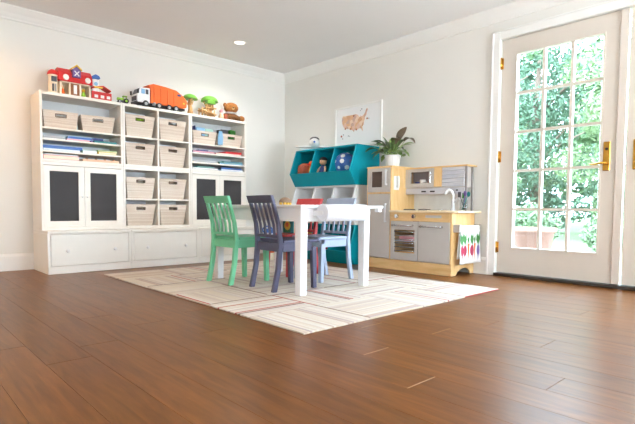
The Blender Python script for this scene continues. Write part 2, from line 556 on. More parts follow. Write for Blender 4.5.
def window(name, label, horizontal, a, b):  # windows added in unseen walls as openings for the fill lamps
    t = Thing(name, label, 'window', kind='structure')
    z0, z1 = WIN_Z
    def bx(mb, p0, p1, d0, d1, q0, q1):
        if horizontal: mb.box(p0, p1, ROOM_Y0 + d0, ROOM_Y0 + d1, q0, q1)
        else: mb.box(ROOM_X0 + d0, ROOM_X0 + d1, p0, p1, q0, q1)
        return mb
    f = MB()
    bx(f, a, a + .05, -.1, -.04, z0, z1); bx(f, b - .05, b, -.1, -.04, z0, z1)
    bx(f, a + .05, b - .05, -.1, -.04, z0, z0 + .05); bx(f, a + .05, b - .05, -.1, -.04, z1 - .05, z1)
    bx(f, (a + b) / 2 - .03, (a + b) / 2 + .03, -.1, -.04, z0 + .05, z1 - .05)
    t.part('window_frame', f, TRIM)
    c = MB()
    bx(c, a - .08, a, 0, .02, z0 - .08, z1 + .08); bx(c, b, b + .08, 0, .02, z0 - .08, z1 + .08)
    bx(c, a, b, 0, .02, z1, z1 + .08); bx(c, a, b, 0, .03, z0 - .08, z0)
    t.part('window_casing', c, TRIM)
    for p0, p1 in ((a + .05, (a + b) / 2 - .03), ((a + b) / 2 + .03, b - .05)):
        t.part('pane', bx(MB(), p0, p1, -.075, -.069, z0 + .05, z1 - .05), GLASS)
window('added_window_1', 'added two-pane window behind the viewer nearer the french doors', True, *WIN_BACK[0])
window('added_window_2', 'added two-pane window behind the viewer nearer the far left corner', True, *WIN_BACK[1])
window('added_window_3', 'added two-pane window in the far left wall', False, *WIN_LEFT)
struct('sky_blocker', B(ROOM_X0 - 3.2, 0.2, ROOM_Y0 - 3.2, ROOM_Y0 - .2, H, H + .12).box(ROOM_X0 - 3.2, ROOM_X0 - .2, ROOM_Y0 - .2, .2, H, H + .12), TRIM, 'added unseen slab blocking sky light outside the added windows', 'light blocker')  # added out of view to keep sky light off the added windows

# crown moulding, profile in (distance from wall, height)
CP = [(0, H), (.088, H), (.088, H - .010), (.080, H - .020), (.066, H - .036), (.046, H - .056), (.030, H - .078), (.020, H - .090), (.014, H - .104), (0, H - .106)]
struct('trim_1', MB().prism([(-d, z) for d, z in CP], 'x', ROOM_X0, 0), TRIM, 'white crown moulding above the shelving wall', 'moulding')
struct('trim_2', MB().prism([(-d, z) for d, z in CP], 'y', ROOM_Y0, 0), TRIM, 'white crown moulding above the french door wall', 'moulding')
struct('trim_3', MB().prism([(ROOM_X0 + d, z) for d, z in CP], 'y', ROOM_Y0, 0), TRIM, 'white crown moulding on the far left wall', 'moulding')
struct('trim_4', MB().prism([(ROOM_Y0 + d, z) for d, z in CP], 'x', ROOM_X0, 0), TRIM, 'white crown moulding on the wall behind the viewer', 'moulding')
BP = [(0, 0), (.016, 0), (.016, .128), (.011, .140), (.006, .150), (0, .153)]
struct('baseboard_back', MB().prism([(-d, z) for d, z in BP], 'x', ROOM_X0, 0), TRIM, 'tall white baseboard along the shelving wall', 'baseboard')
struct('baseboard_right', MB().prism([(-d, z) for d, z in BP], 'y', -2.888, -0.016), TRIM, 'white baseboard between the corner and the french doors', 'baseboard')
struct('baseboard_left', MB().prism([(ROOM_X0 + d, z) for d, z in BP], 'y', ROOM_Y0 + .016, -.016), TRIM, 'white baseboard on the far left wall', 'baseboard')
struct('baseboard_front', MB().prism([(ROOM_Y0 + d, z) for d, z in BP], 'x', ROOM_X0, 0), TRIM, 'white baseboard behind the viewer', 'baseboard')

# door casing and threshold
cs = B(-.022, 0, DY0 - .002, -2.888, 0, DZ + .075).box(-.022, 0, DY1, DY0 - .002, DZ, DZ + .075).box(-.022, 0, DY1 - .075, DY1, 0, DZ + .075)
cs.box(-.030, -.022, -2.906, -2.888, 0, DZ + .075).box(-.030, -.022, DY1 - .075, -2.888, DZ + .06, DZ + .075)
struct('trim_5', cs, TRIM, 'white painted casing around the french doors', 'casing', 0.003)
struct('trim_6', B(-.035, .15, DY1, DY0, 0.0, 0.026), DARKS, 'dark wooden threshold under the french doors', 'threshold', 0.003)

def french_door(name, label, y_hinge, s):
    """s=-1: the leaf runs from y_hinge towards -y"""
    t = Thing(name, label, 'door', (0.01, y_hinge, 0.032), kind='structure')
    wdt, hgt = 0.955, 2.03
    def bx(mb, d0, d1, x0, x1, z0, z1): return mb.box(x0, x1, s * d0, s * d1, z0, z1)
    g0, g1, gz0, gz1 = 0.137, 0.795, 0.226, 1.890
    th = .045
    f = MB()
    bx(f, 0.004, g0, 0, th, 0, hgt); bx(f, g1, wdt - .003, 0, th, 0, hgt)
    bx(f, g0, g1, 0, th, 0, gz0); bx(f, g0, g1, 0, th, gz1, hgt)
    fr = t.part('door_frame', f, DOORP)
    cw, rh = (g1 - g0) / 3, (gz1 - gz0) / 5
    for i in (1, 2): t.part('muntin', bx(MB(), g0 + cw * i - .011, g0 + cw * i + .011, .004, th - .004, gz0, gz1), DOORP, under=fr)
    for j in (1, 2, 3, 4): t.part('muntin', bx(MB(), g0, g1, .006, th - .006, gz0 + rh * j - .011, gz0 + rh * j + .011), DOORP, under=fr)
    st = MB()
    bx(st, g0 - .012, g0, -.006, 0, gz0 - .012, gz1 + .012); bx(st, g1, g1 + .012, -.006, 0, gz0 - .012, gz1 + .012)
    bx(st, g0, g1, -.006, 0, gz0 - .012, gz0); bx(st, g0, g1, -.006, 0, gz1, gz1 + .012)
    t.part('glazing_bead', st, DOORP, under=fr)
    for i in range(3):
        for j in range(5):
            t.part('pane', bx(MB(), g0 + cw * i + .011, g0 + cw * (i + 1) - .011, .019, .025, gz0 + rh * j + .011, gz0 + rh * (j + 1) - .011), GLASS)
    if s < 0:
        t.part('astragal', bx(MB(), wdt - .052, wdt + .004, -.014, 0, 0, hgt), DOORP, 0.004)
    hz = .90
    hc = .842 if s < 0 else .885
    h = t.part('door_handle', bx(MB(), hc - .024, hc + .024, -.008, 0, hz - .045, hz + .175), BRASS, 0.004, label='brass door handle on a long plate')
    lv = MB().cyl((-.008, s * hc, hz + .01), (-.05, s * hc, hz + .01), .011, n=12)
    lv.tube([(-.05, s * (hc + .008), hz + .012), (-.052, s * (hc - .03), hz + .012), (-.05, s * (hc - .07), hz + .006), (-.046, s * (hc - .10), hz + .008)], [.010, .009, .008, .006], 8)
    t.part('lever', lv, BRASS, under=h)
    t.part('keyhole', MB().cyl((-.0085, s * hc, hz + .12), (-.012, s * hc, hz + .12), .010, n=10), DARKS, under=h)
    for z in (.222, 1.021, 1.83):
        hm = MB().cyl((-.012, s * .001, z - .05), (-.012, s * .001, z + .05), .0085, n=10)
        bx(hm, .004, .018, -.003, 0, z - .048, z + .048)
        t.part('hinge', hm, BRASS, label='brass hinge')
    return t
french_door('door_1', 'white french door with fifteen panes and trees behind', -2.968, -1)
french_door('door_2', 'second white french door cut off at the edge, brass lever', -4.889, 1)

# recessed lights: the first is seen, the rest are added out of view
for i, ((x, y), pw, colr) in enumerate(DOWNLIGHTS):
    t = Thing('ceiling_light', 'small round recessed ceiling light above the shelving' if i == 0 else None, 'light', (x, y, H), group=None)
    if i:
        tag(t.o, ['', 'added recessed ceiling light over the left end of the shelving wall', 'added recessed ceiling light in the far left corner', 'added recessed ceiling light in front of the french doors',
                  'added recessed ceiling light above the viewer', 'added recessed ceiling light halfway along the far left wall', 'added recessed ceiling light behind the viewer near the doors',
                  'added recessed ceiling light in the middle behind the viewer', 'added recessed ceiling light in the left corner behind the viewer'][i], 'light')
    t.part('trim_ring', MB().lathe([(.052, -.001), (.058, -.006), (.076, -.005), (.080, 0)], n=24), WHITEP)
    t.part('lens', MB().lathe([(.0005, -.003), (.03, -.0032), (.052, -.002)], n=24), mat('lens_glow%d' % (colr[2] < .8), (255, 244, 226), .5, emit=((255, 240, 215), 3.0)))
    l = bpy.data.lights.new('downlight', 'SPOT')
    l.energy = pw * 1.6; l.color = colr; l.spot_size = R(150); l.spot_blend = 0.8; l.shadow_soft_size = 0.06
    lo = link('downlight', l, t.o, (0, 0, -.012))

# ================================================================== SHELVING
XS, UW = -3.02, 0.7225
YB = -0.018
YU, YL = -0.3256, -0.4975
ZB, ZM, ZT = 0.372, 0.975, 1.586
POS = ['left', 'middle', 'right']

def drawer_base(i):
    x0 = XS + UW * i
    t = Thing('drawer_base', ['wide white drawer base at the bare-wall end of the shelving', 'wide white drawer base under the cubby shelves',
                              'wide white drawer base half hidden behind the green chair'][i], 'drawer base', (x0 + UW / 2, YL, 0), group='drawer bases under the shelving')
    w = UW / 2 - .0012
    d = -YL + YB
    th = .02
    for s in (-1, 1):
        t.part('side_panel', B(s * w, s * (w - th), 0.012, d, 0, ZB - .024), WHITE, .0015)
    t.part('back_panel', B(-w + th, w - th, d - .012, d, 0, ZB - .024), WHITE)
    t.part('bottom_panel', B(-w + th, w - th, .02, d - .012, .05, .066), WHITE)
    t.part('face_frame', B(-w, -w + .022, 0, .0118, .066, ZB - .024).box(w - .022, w, 0, .0118, .066, ZB - .024).box(-w + .022, w - .022, 0, .0118, ZB - .03, ZB - .024), WHITE)
    t.part('plinth', B(-w, w, -.004, .0118, 0, .064), WHITE, .002)
    t.part('top_panel', B(-w, w, -.006, d, ZB - .0235, ZB), WHITE, .004, 2)
    dr = t.part('drawer', B(-w + .0255, w - .0255, .001, .02, .0695, ZB - .0335), WHITE, .002)
    for s in (-1, 1):
        k = MB().lathe([(.0005, .026), (.012, .024), (.016, .018), (.014, .011), (.007, .007), (.007, -.002)], n=14)
        k.xf(Matrix.Translation((s * .203, .001, .196)) @ Matrix.Rotation(R(90), 4, 'X'))
        t.part('knob', k, WHITEP, under=dr)
for i in range(3): drawer_base(i)

def carcass(t, w, d, z0, h, tb=.026, tt=.026):
    for s in (-1, 1):
        t.part('side_panel', B(s * w, s * (w - .02), 0, d, 0, h), WHITE, .0015)
    t.part('top_panel', B(-w + .02, w - .02, 0, d, h - tt, h), WHITE, .001)
    t.part('bottom_panel', B(-w + .02, w - .02, 0, d, 0, tb), WHITE, .001)
    t.part('back_panel', B(-w + .02, w - .02, d - .01, d, tb, h - tt), CABIN)

def lower_cabinet(i, label):
    x0 = XS + UW * i
    t = Thing('chalkboard_cabinet', label, 'cabinet', (x0 + UW / 2, YU, ZB + .0005), group='chalkboard door cabinets')
    w, d, h = UW / 2 - .0012, -YU + YB, ZM - ZB - .001
    carcass(t, w, d, 0, h)
    dw = w - .018
    for s in (-1, 1):
        a, b = (-dw, -.0015) if s < 0 else (.0015, dw)
        z0, z1 = .028, h - .030
        f = B(a, a + .05, -.004, .014, z0, z1).box(b - .05, b, -.004, .014, z0, z1).box(a + .05, b - .05, -.004, .014, z0, z0 + .052).box(a + .05, b - .05, -.004, .014, z1 - .048, z1)
        dr = t.part('door', f, WHITE)
        t.part('chalkboard_panel', B(a + .05, b - .05, .003, .010, z0 + .052, z1 - .048), CHALK, under=dr)
        kx = -.022 if s < 0 else .022
        k = MB().lathe([(.0005, .018), (.007, .016), (.009, .012), (.004, .006), (.004, -.002)], n=12)
        k.xf(Matrix.Translation((kx, -.004, .30)) @ Matrix.Rotation(R(90), 4, 'X'))
        t.part('knob', k, WHITEP, under=dr)
lower_cabinet(0, 'white cabinet with two chalkboard doors at the bare-wall end')
lower_cabinet(2, 'white cabinet with two chalkboard doors partly behind green chair')

def cubby(tier):
    z0, z1 = (ZB, ZM) if tier == 0 else (ZM, ZT)
    t = Thing('cubby_shelf', ['white four-hole cubby unit standing on the drawer base', 'white four-hole cubby unit at the top under the orange truck'][tier], 'cubby', (XS + UW * 1.5, YU, z0 + .0005), group='cubby units holding baskets')
    w, d, h = UW / 2 - .0012, -YU + YB, z1 - z0 - .001
    carcass(t, w, d, 0, h)
    zs = .288 if tier == 0 else .296
    t.part('divider', B(-.009, .009, .001, d - .01, .026, h - .026), WHITE, .001)
    for s in (-1, 1):
        t.part('shelf', B(s * .009, s * (w - .02), .002, d - .01, zs - .008, zs + .008), WHITE, .001)
cubby(0); cubby(1)

def open_shelf(i, label):
    t = Thing('open_shelf', label, 'shelf', (XS + UW * (i + .5), YU, ZM + .0005), group='open shelf units with baskets')
    w, d, h = UW / 2 - .0012, -YU + YB, ZT - ZM - .001
    carcass(t, w, d, 0, h)
    for z in (1.280, 1.181, 1.077):
        t.part('shelf', B(-w + .02, w - .02, .003, d - .01, z - ZM - .016, z - ZM - .0005), WHITE, .001)
open_shelf(0, 'white open shelf unit below the red toy barn')
open_shelf(2, 'white open shelf unit below the plush bear')

# baskets ------------------------------------------------------------
def basket(x, z, tw, bw, h, dep, label, group, rot=0.0, yf=-0.305):
    t = Thing('basket', label, 'basket', (x, yf + dep / 2, z + .001), rot, group)
    th = .008
    def ring(ww, dd, zz): return [(-ww / 2, -dd / 2, zz), (ww / 2, -dd / 2, zz), (ww / 2, dd / 2, zz), (-ww / 2, dd / 2, zz)]
    bd = dep - (tw - bw) * .8
    def at(zz):
        k = zz / h
        return bw + (tw - bw) * k, bd + (dep - bd) * k
    mb = MB()
    # slot in the front wall
    s0, s1, sw = h - .052, h - .030, .042
    zlv = [0, s0, s1, h]
    Wv = [at(q) for q in zlv]
    def fp(u, zz):            # outer front point
        ww, dd = at(zz); return (u, -dd / 2, zz)
    def fi(u, zz):
        ww, dd = at(zz); return (u, -dd / 2 + th, zz)
    def slab(pts):            # front quad with thickness, pts (u,z) ccw
        o = [fp(*p) for p in pts]; i_ = [fi(*p) for p in pts]
        mb.add(o + i_, [(0, 1, 2, 3), (7, 6, 5, 4), (0, 4, 5, 1), (1, 5, 6, 2), (2, 6, 7, 3), (3, 7, 4, 0)])
    slab([(-at(0)[0] / 2, 0), (at(0)[0] / 2, 0), (at(s0)[0] / 2, s0), (-at(s0)[0] / 2, s0)])
    slab([(-at(s1)[0] / 2, s1), (at(s1)[0] / 2, s1), (at(h)[0] / 2, h), (-at(h)[0] / 2, h)])
    slab([(-at(s0)[0] / 2, s0), (-sw, s0), (-sw, s1), (-at(s1)[0] / 2, s1)])
    slab([(sw, s0), (at(s0)[0] / 2, s0), (at(s1)[0] / 2, s1), (sw, s1)])
    for side in range(3):
        a, b = [(1, 2), (2, 3), (3, 0)][side]
        o0, o1 = ring(bw, bd, 0), ring(tw, dep, h)
        i0, i1 = ring(bw - 2 * th, bd - 2 * th, 0), ring(tw - 2 * th, dep - 2 * th, h)
        mb.add([o0[a], o0[b], o1[b], o1[a], i0[a], i0[b], i1[b], i1[a]], [(0, 1, 2, 3), (7, 6, 5, 4), (3, 2, 6, 7), (0, 4, 5, 1)])
    bk = t.part('basket_wall', mb, BASKET)
    t.part('basket_floor', B(-bw / 2 + th, bw / 2 - th, -bd / 2 + th, bd / 2 - th, 0.0, .006), BASKIN)
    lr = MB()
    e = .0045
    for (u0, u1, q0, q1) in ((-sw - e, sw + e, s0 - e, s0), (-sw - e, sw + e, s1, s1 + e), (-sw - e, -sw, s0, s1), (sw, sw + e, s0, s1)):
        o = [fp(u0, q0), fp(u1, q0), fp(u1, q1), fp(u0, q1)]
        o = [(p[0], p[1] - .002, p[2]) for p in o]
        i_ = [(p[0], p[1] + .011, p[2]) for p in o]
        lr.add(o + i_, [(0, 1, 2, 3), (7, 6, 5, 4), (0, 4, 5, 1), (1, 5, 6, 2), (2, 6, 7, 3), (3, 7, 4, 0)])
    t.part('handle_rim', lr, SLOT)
    return t
cw_ = (UW - .0024 - .04 - .018) / 2
cx = [XS + UW * 1.5 - .009 - cw_ / 2, XS + UW * 1.5 + .009 + cw_ / 2]
rows = [(1.279, 'top'), (ZM + .0265, 'second'), (.668, 'third'), (ZB + .0265, 'bottom')]
for rI, (z, nm) in enumerate(rows):
    for cI in (0, 1):
        basket(cx[cI] - .004, z, .305, .252, .212, .285,
               'whitewashed woven basket, %s cubby row, column nearer the %s' % (nm, ['toy barn', 'toy trees'][cI]), 'woven baskets in the cubbies')
zt = 1.280
basket(XS + .178, zt, .295, .262, .150, .275, 'low woven basket under the toy barn silo', 'low woven baskets on the open shelves')
basket(XS + .520, zt, .300, .255, .150, .275, 'low woven basket set at an angle under red barn fence', 'low woven baskets on the open shelves', R(-9))
basket(XS + UW * 2 + .190, zt, .300, .258, .140, .275, 'low woven basket below the toy trees, books poking out', 'low woven baskets on the open shelves')
basket(XS + UW * 2 + .530, zt, .300, .258, .140, .275, 'low woven basket below the plush bear', 'low woven baskets on the open shelves')

def block_toy(name, x, y, z, sx, sy, sz, m, label, cat, rz=0.0, ry=0.0, group=None):
    mb = B(-sx / 2, sx / 2, -sy / 2, sy / 2, 0, sz)
    o = solo(name, mb, m, label, cat, (x, y, z), 0, group, .004)
    o.rotation_euler = (0, ry, rz)
    return o
# things inside the baskets
solo('toy_ball', MB().ell((0, 0, .075), .075), C['lime'], 'lime green ball seen through the handle of a top cubby basket', 'ball', (cx[0], -.212, 1.288 + .075))
bx0 = XS + UW * 2
for k, (dx, w_, h_, m_, lb) in enumerate([(.082, .012, .185, 'navyt', 'navy book standing in the basket below the toy trees'),
                                          (.15, .11, .17, 'sky', 'pale blue box standing in the basket below the toy trees'),
                                          (.255, .10, .165, 'mint', 'mint green box standing in the basket below the toy trees')]):
    block_toy('storage_box' if k else 'book', bx0 + dx, -.20, zt + .009, w_, .16, h_, C[m_], lb, 'book' if k == 0 else 'box')
block_toy('toy_block', bx0 + .47, -.21, zt + .009, .10, .10, .185, C['dkgrey'], 'dark grey toy block in the basket below the plush bear', 'block')
block_toy('toy_block', bx0 + .575, -.21, zt + .009, .085, .10, .19, C['leaf'], 'green toy block in the basket below the plush bear', 'block', .2)
# cloth toy hanging between the two baskets
cl = MB()
NP = 7
for s in (0, .006):
    pass
cl.prism([(-.03, .0), (-.012, -.006), (.014, .004), (.034, -.002), (.04, .07), (.028, .15), (-.012, .155), (-.028, .08)], 'y', -.008, .008)
solo('cloth_doll', cl, C['sky'], 'pale blue floppy cloth toy squeezed between two low baskets', 'toy', (bx0 + .36, -.336, zt + .006), 0, None, .004)

# flat books, puzzles and boards on the three thin shelves ----------------
def flat_book(x, z, w, d, h, m, label, pages=None, rz=0.0, yf=-.312):
    t = Thing('picture_book' if pages else 'puzzle_board', label, 'book' if pages else 'puzzle', (x, yf + d / 2, z + .0008), rz, 'flat books and boards on the thin shelves')
    if pages:
        cv = B(-w / 2, w / 2, -d / 2, d / 2, 0, .003).box(-w / 2, w / 2, -d / 2, d / 2, h - .003, h).box(-w / 2, -w / 2 + .003, -d / 2, d / 2, .003, h - .003)
        t.part('cover', cv, C[m])
        t.part('pages', B(-w / 2 + .003, w / 2 - .004, -d / 2 + .004, d / 2 - .004, .003, h - .003), C[pages])
    else:
        t.part('board', B(-w / 2, w / 2, -d / 2, d / 2, 0, h), C[m], .0015)
        pm = MB()
        n = max(2, int(w / .07))
        for k in range(n):
            pm.lathe([(.0005, h + .012), (.010, h + .012), (.012, h + .008), (.012, h)], ((k + .5) / n * w - w / 2, -d / 2 + .025, 0), 10)
        t.part('piece', pm, C['brown'] if m != 'brown' else C['tan'])
    return t
L0 = XS + .021
sA, sB, sC_ = ZM + .0265, 1.077, 1.181
# left unit: bottom, middle, top thin shelf
flat_book(L0 + .155, sA, .30, .24, .036, 'red', 'thick white paged book with red cover, lowest thin shelf', 'cream')
flat_book(L0 + .155, sA + .0368, .28, .23, .010, 'white', 'thin white book on top of the red-covered book', 'white')
flat_book(L0 + .50, sA, .33, .24, .022, 'peach', 'pale wooden peg puzzle on the lowest thin shelf')
flat_book(L0 + .50, sA + .0365, .0001 + .22, .20, .008, 'tan', 'small tan peg puzzle stacked on pale puzzle') if False else None
flat_book(L0 + .16, sB, .31, .25, .020, 'sky', 'light blue book on the middle thin shelf', 'white')
flat_book(L0 + .170, sB + .0208, .33, .25, .024, 'blue', 'dark blue book lying on the light blue one', 'blue')
flat_book(L0 + .40, sB, .13, .22, .028, 'mint', 'mint green box book on the middle thin shelf', 'white')
flat_book(L0 + .56, sB, .17, .24, .022, 'yellow', 'yellow book under the lime one on middle thin shelf', 'cream')
flat_book(L0 + .56, sB + .0228, .18, .24, .014, 'lime', 'lime green book lying on the yellow book', 'cream')
flat_book(L0 + .30, sC_, .20, .24, .014, 'pink', 'pink book under the violet-blue one, upper thin shelf', 'pink')
flat_book(L0 + .32, sC_ + .0148, .22, .24, .022, 'sky', 'sky blue book lying on the pink book', 'blue')
flat_book(L0 + .42, sC_, .0 + .019, .20, .030, 'purple', 'small purple box on the upper thin shelf', 'purple')
flat_book(L0 + .545, sC_, .21, .25, .018, 'teal', 'teal book lying on the upper thin shelf', 'teal')
flat_book(L0 + .475, sC_ + .0188, .10, .20, .024, 'navyt', 'navy box lying on the teal book', 'navyt')
flat_book(L0 + .10, sC_, .18, .24, .020, 'white', 'white book alone at the upper thin shelf end', 'grey')
# right unit
R0 = XS + UW * 2 + .021
flat_book(R0 + .17, sA, .32, .25, .020, 'grey', 'grey book on lowest thin shelf beneath the bear unit', 'white')
flat_book(R0 + .17, sA + .0208, .20, .24, .014, 'teal', 'small teal book on top of the grey book', 'mint')
flat_book(R0 + .52, sA, .30, .25, .020, 'sky', 'pale blue book beside the grey book, lowest thin shelf', 'white')
flat_book(R0 + .51, sA + .0208, .28, .24, .018, 'navyt', 'navy book lying on the pale blue book', 'blue')
flat_book(R0 + .17, sB, .32, .25, .018, 'white', 'white book on middle thin shelf beneath the bear unit', 'grey')
flat_book(R0 + .51, sB, .31, .25, .018, 'mint', 'mint puzzle box on middle thin shelf beneath bear unit', 'sky')
flat_book(R0 + .53, sB + .0188, .26, .24, .014, 'teal', 'teal book lying on the mint puzzle box', 'sky')
flat_book(R0 + .15, sC_, .27, .25, .022, 'purple', 'purple book on upper thin shelf beneath the bear unit', 'pink')
flat_book(R0 + .145, sC_ + .0228, .12, .22, .010, 'navyt', 'small navy book on top of the purple book', 'navyt')
flat_book(R0 + .47, sC_, .34, .25, .018, 'pink', 'pink book on upper thin shelf beneath the bear unit', 'cream')
flat_book(R0 + .54, sC_ + .0188, .22, .24, .024, 'red', 'bright red puzzle box lying on the pink book', 'red')

# ================================================================== TOYS ON TOP OF THE SHELVING
ZTOP = ZT + .0008
# --- red barn play set
t = Thing('toy_barn', 'red toy barn play set with silo and fence', 'toy barn', (-2.655, -.235, ZTOP), 0)
t.o.scale = (.94, .94, 1.0)
t.part('base', B(-.285, .285, -.055, .085, 0, .008), C['cream'], .003)
sl = MB().lathe([(.040, .008), (.040, .155), (.046, .158), (.046, .168)], (-.245, 0, 0), 18)
for k in range(4):
    pass
so = t.part('silo', sl, C['cream'])
t.part('silo_roof', MB().ell((-.245, 0, .166), (.050, .050, .052), 18, 6, 0.0, 1.0), C['red'], under=so)
t.part('silo_window', B(-.268, -.222, -.046, -.036, .105, .150), C['dkgrey'], .002, under=so)
t.part('silo_window', B(-.262, -.246, -.045, -.036, .02, .085), C['dkgrey'], .002, under=so)
t.part('silo_window', B(-.24, -.226, -.045, -.036, .02, .085), C['grey'], .002, under=so)
bw = B(-.195, -.18, -.045, .08, .008, .125).box(-.115, -.10, -.045, .08, .008, .125).box(-.02, -.005, -.045, .08, .008, .125).box(.07, .085, -.045, .08, .008, .125)
bw.box(-.195, .085, .072, .08, .008, .125).box(-.195, .085, -.045, .08, .113, .125)
t.part('barn_wall', bw, C['cream'])
t.part('barn_door', B(-.10, -.02, -.048, -.042, .008, .113), C['brown'], .002)
t.part('barn_door', B(-.075, -.045, -.052, -.048, .02, .10), C['white'], .002)
rf = MB().prism([(-.06, .122), (-.05, .20), (.0, .245), (.05, .24), (.092, .122)], 'x', -.21, .10)
ro = t.part('barn_roof', rf, C['red'], .004)
for xx in (-.145, .055):
    t.part('round_window', MB().cyl((xx, -.052, .155), (xx, -.066, .159), .026, n=16), C['white'], under=ro)
gb = MB().prism([(-.09, .165), (-.015, .165), (-.015, .235), (-.052, .262), (-.09, .235)], 'y', -.078, -.01)
go = t.part('gable', gb, C['purple'], .003)
t.part('gable_roof', MB().prism([(-.10, .232), (-.052, .268), (-.004, .232), (-.004, .242), (-.052, .280), (-.10, .242)], 'y', -.084, -.008), C['yellow'], under=go)
st = MB()
for a in (45, 135):
    st.box(-.0045, .0045, -.082, -.078, -.03, .03)
    st.v[-8:] = [tuple(Matrix.Translation((-.052, 0, .20)) @ Matrix.Rotation(R(a), 4, 'Y') @ Vector(p)) for p in st.v[-8:]]
t.part('gable_cross', st, C['white'], under=go)
tw_ = t.part('tower', B(.105, .165, -.045, .02, .008, .19), C['white'], .004)
t.part('tower_window', MB().cyl((.135, -.046, .145), (.135, -.051, .145), .018, n=14), C['sky'], under=tw_)
t.part('tower_roof', MB().prism([(.092, .185), (.18, .20), (.17, .222), (.135, .235), (.10, .215)], 'y', -.052, .026), C['blue'], .004, under=tw_)
t.part('awning', MB().prism([(.10, .100), (.20, .120), (.275, .085), (.275, .098), (.20, .134), (.10, .115)], 'y', -.075, .03), C['red'], .003)
t.part('awning_stripe', B(.11, .19, -.078, -.070, .104, .118), C['yellow'], .002)
fn = t.part('paddock_wall', B(.09, .285, -.058, -.046, .008, .075), C['red'], .003)
for xx in (.115, .175, .235):
    t.part('paddock_window', B(xx, xx + .035, -.062, -.057, .018, .045), C['white'], .002, under=fn)
def small_figure(name, x, y, z, s, body, head, label):
    tt = Thing(name, label, 'figure', (x, y, z))
    tt.part('body', MB().lathe([(.0005, 0), (.014 * s, 0), (.015 * s, .012 * s), (.010 * s, .034 * s), (.0005, .038 * s)], n=12), body)
    tt.part('head', MB().ell((0, 0, .044 * s), .012 * s, 12, 8), head)
small_figure('toy_animal', -2.815, -.262, ZTOP + .0085, 1.3, C['orange'], C['peach'], 'tiny orange figure in the first barn opening')
small_figure('toy_animal', -2.635, -.262, ZTOP + .0085, 1.3, C['lime'], C['yellow'], 'tiny green figure in the barn opening below awning')

# --- green tractor
def wheel(t, x, y, z, r, w, tyre=BLACK, hub=C['grey'], axis='y'):
    d = Vector((0, w / 2, 0)) if axis == 'y' else Vector((w / 2, 0, 0))
    c = Vector((x, y, z))
    o = t.part('wheel', MB().cyl(c - d, c + d, r, n=18), tyre, .003)
    t.part('hub', MB().cyl(c - d * 1.12, c + d * 1.12, r * .5, n=12), hub, under=o)
t = Thing('toy_tractor', 'small lime green toy tractor between barn and orange truck', 'toy tractor', (-2.275, -.275, ZTOP), R(-10))
t.part('chassis', B(-.045, .04, -.016, .016, .016, .032), C['dkgrey'], .003)
t.part('bonnet', B(-.055, .0, -.017, .017, .03, .056), C['lime'], .006, 2)
t.part('cab', B(.0, .035, -.019, .019, .03, .05).box(.0, .004, -.018, .018, .05, .07).box(.031, .035, -.018, .018, .05, .07).box(-.003, .038, -.02, .02, .07, .076), C['lime'], .002)
for s in (-1, 1):
    wheel(t, -.035, s * .026, .017, .017, .014)
    wheel(t, .026, s * .030, .024, .024, .018, hub=C['lime'])
# --- orange garbage truck
t = Thing('toy_truck', 'large toy garbage truck, orange body and white cab', 'toy truck', (-1.855, -.225, ZTOP), R(4))
t.part('chassis', B(-.285, .25, -.05, .05, .030, .048), BLACK, .003)
cb = MB().prism([(-.295, .040), (-.16, .040), (-.16, .19), (-.262, .185), (-.288, .125), (-.295, .11)], 'y', -.066, .066)
co = t.part('cab', cb, C['white'], .006, 2)
t.part('windscreen', MB().prism([(-.2905, .120), (-.266, .176), (-.262, .176), (-.286, .120)], 'y', -.055, .055), C['dkgrey'], under=co)
for s in (-1, 1):
    t.part('side_window', B(-.255, -.215, s * .065, s * .069, .125, .172), C['sky'], .003, under=co)
    t.part('side_window', B(-.208, -.178, s * .065, s * .069, .125, .172), C['dkgrey'], .003, under=co)
    t.part('mirror', B(-.30, -.285, s * .066, s * .085, .12, .16), BLACK, .003, under=co)
t.part('grille', B(-.300, -.290, -.05, .05, .055, .10), C['dkgrey'], .003, under=co)
t.part('bumper', B(-.302, -.285, -.062, .062, .03, .05), C['dkgrey'], .003)
bd = MB().prism([(-.150, .048), (.22, .048), (.262, .06), (.268, .115), (.225, .175), (.14, .222), (.02, .236), (-.12, .242), (-.175, .222), (-.150, .16)], 'y', -.068, .068)
bo = t.part('container', bd, C['orange'], .008, 2)
for s in (-1, 1):
    for k in range(4):
        t.part('rib', B(-.12 + k * .075, -.11 + k * .075, s * .067, s * .073, .06, .215 - k * .003), C['orange'], .002, under=bo)
    t.part('emblem', B(.15, .19, s * .067, s * .070, .165, .185), C['navyt'], .001, under=bo)
    t.part('rear_lamp', B(.215, .235, s * .067, s * .071, .09, .105), C['yellow'], .002, under=bo)
    for xw in (-.205, -.06, .055, .135):
        wheel(t, xw, s * .056, .032, .032, .026)
t.part('fuel_tank', MB().cyl((-.125, -.055, .045), (-.10, -.055, .045), .018, n=14), C['grey'])

# --- wooden tree house
def toy_tree(name, x, y, s, label, rot=0.0):
    t = Thing(name, label, 'toy tree', (x, y, ZTOP), rot)
    t.part('base', MB().lathe([(.0005, 0), (.062 * s, 0), (.064 * s, .006), (.06 * s, .012), (.0005, .013)], n=16), WOODT)
    t.part('trunk', MB().tube([(0, 0, .012), (.004, 0, .06 * s), (-.004, .002, .11 * s), (0, 0, .16 * s)], [.030 * s, .022 * s, .018 * s, .015 * s], 10), WOODT)
    for k, a in enumerate((20, 150, 260)):
        t.part('branch', MB().tube([(0, 0, .085 * s), (.03 * s * math.cos(R(a)), .03 * s * math.sin(R(a)), .12 * s), (.05 * s * math.cos(R(a)), .05 * s * math.sin(R(a)), .158 * s)], [.010 * s, .008 * s, .006 * s], 8), WOODT)
    cr = MB().ell((0, 0, .155 * s), (.078 * s, .07 * s, .052 * s), 16, 6, 0.0, 1.0)
    t.part('canopy', cr, C['green'])
    return t
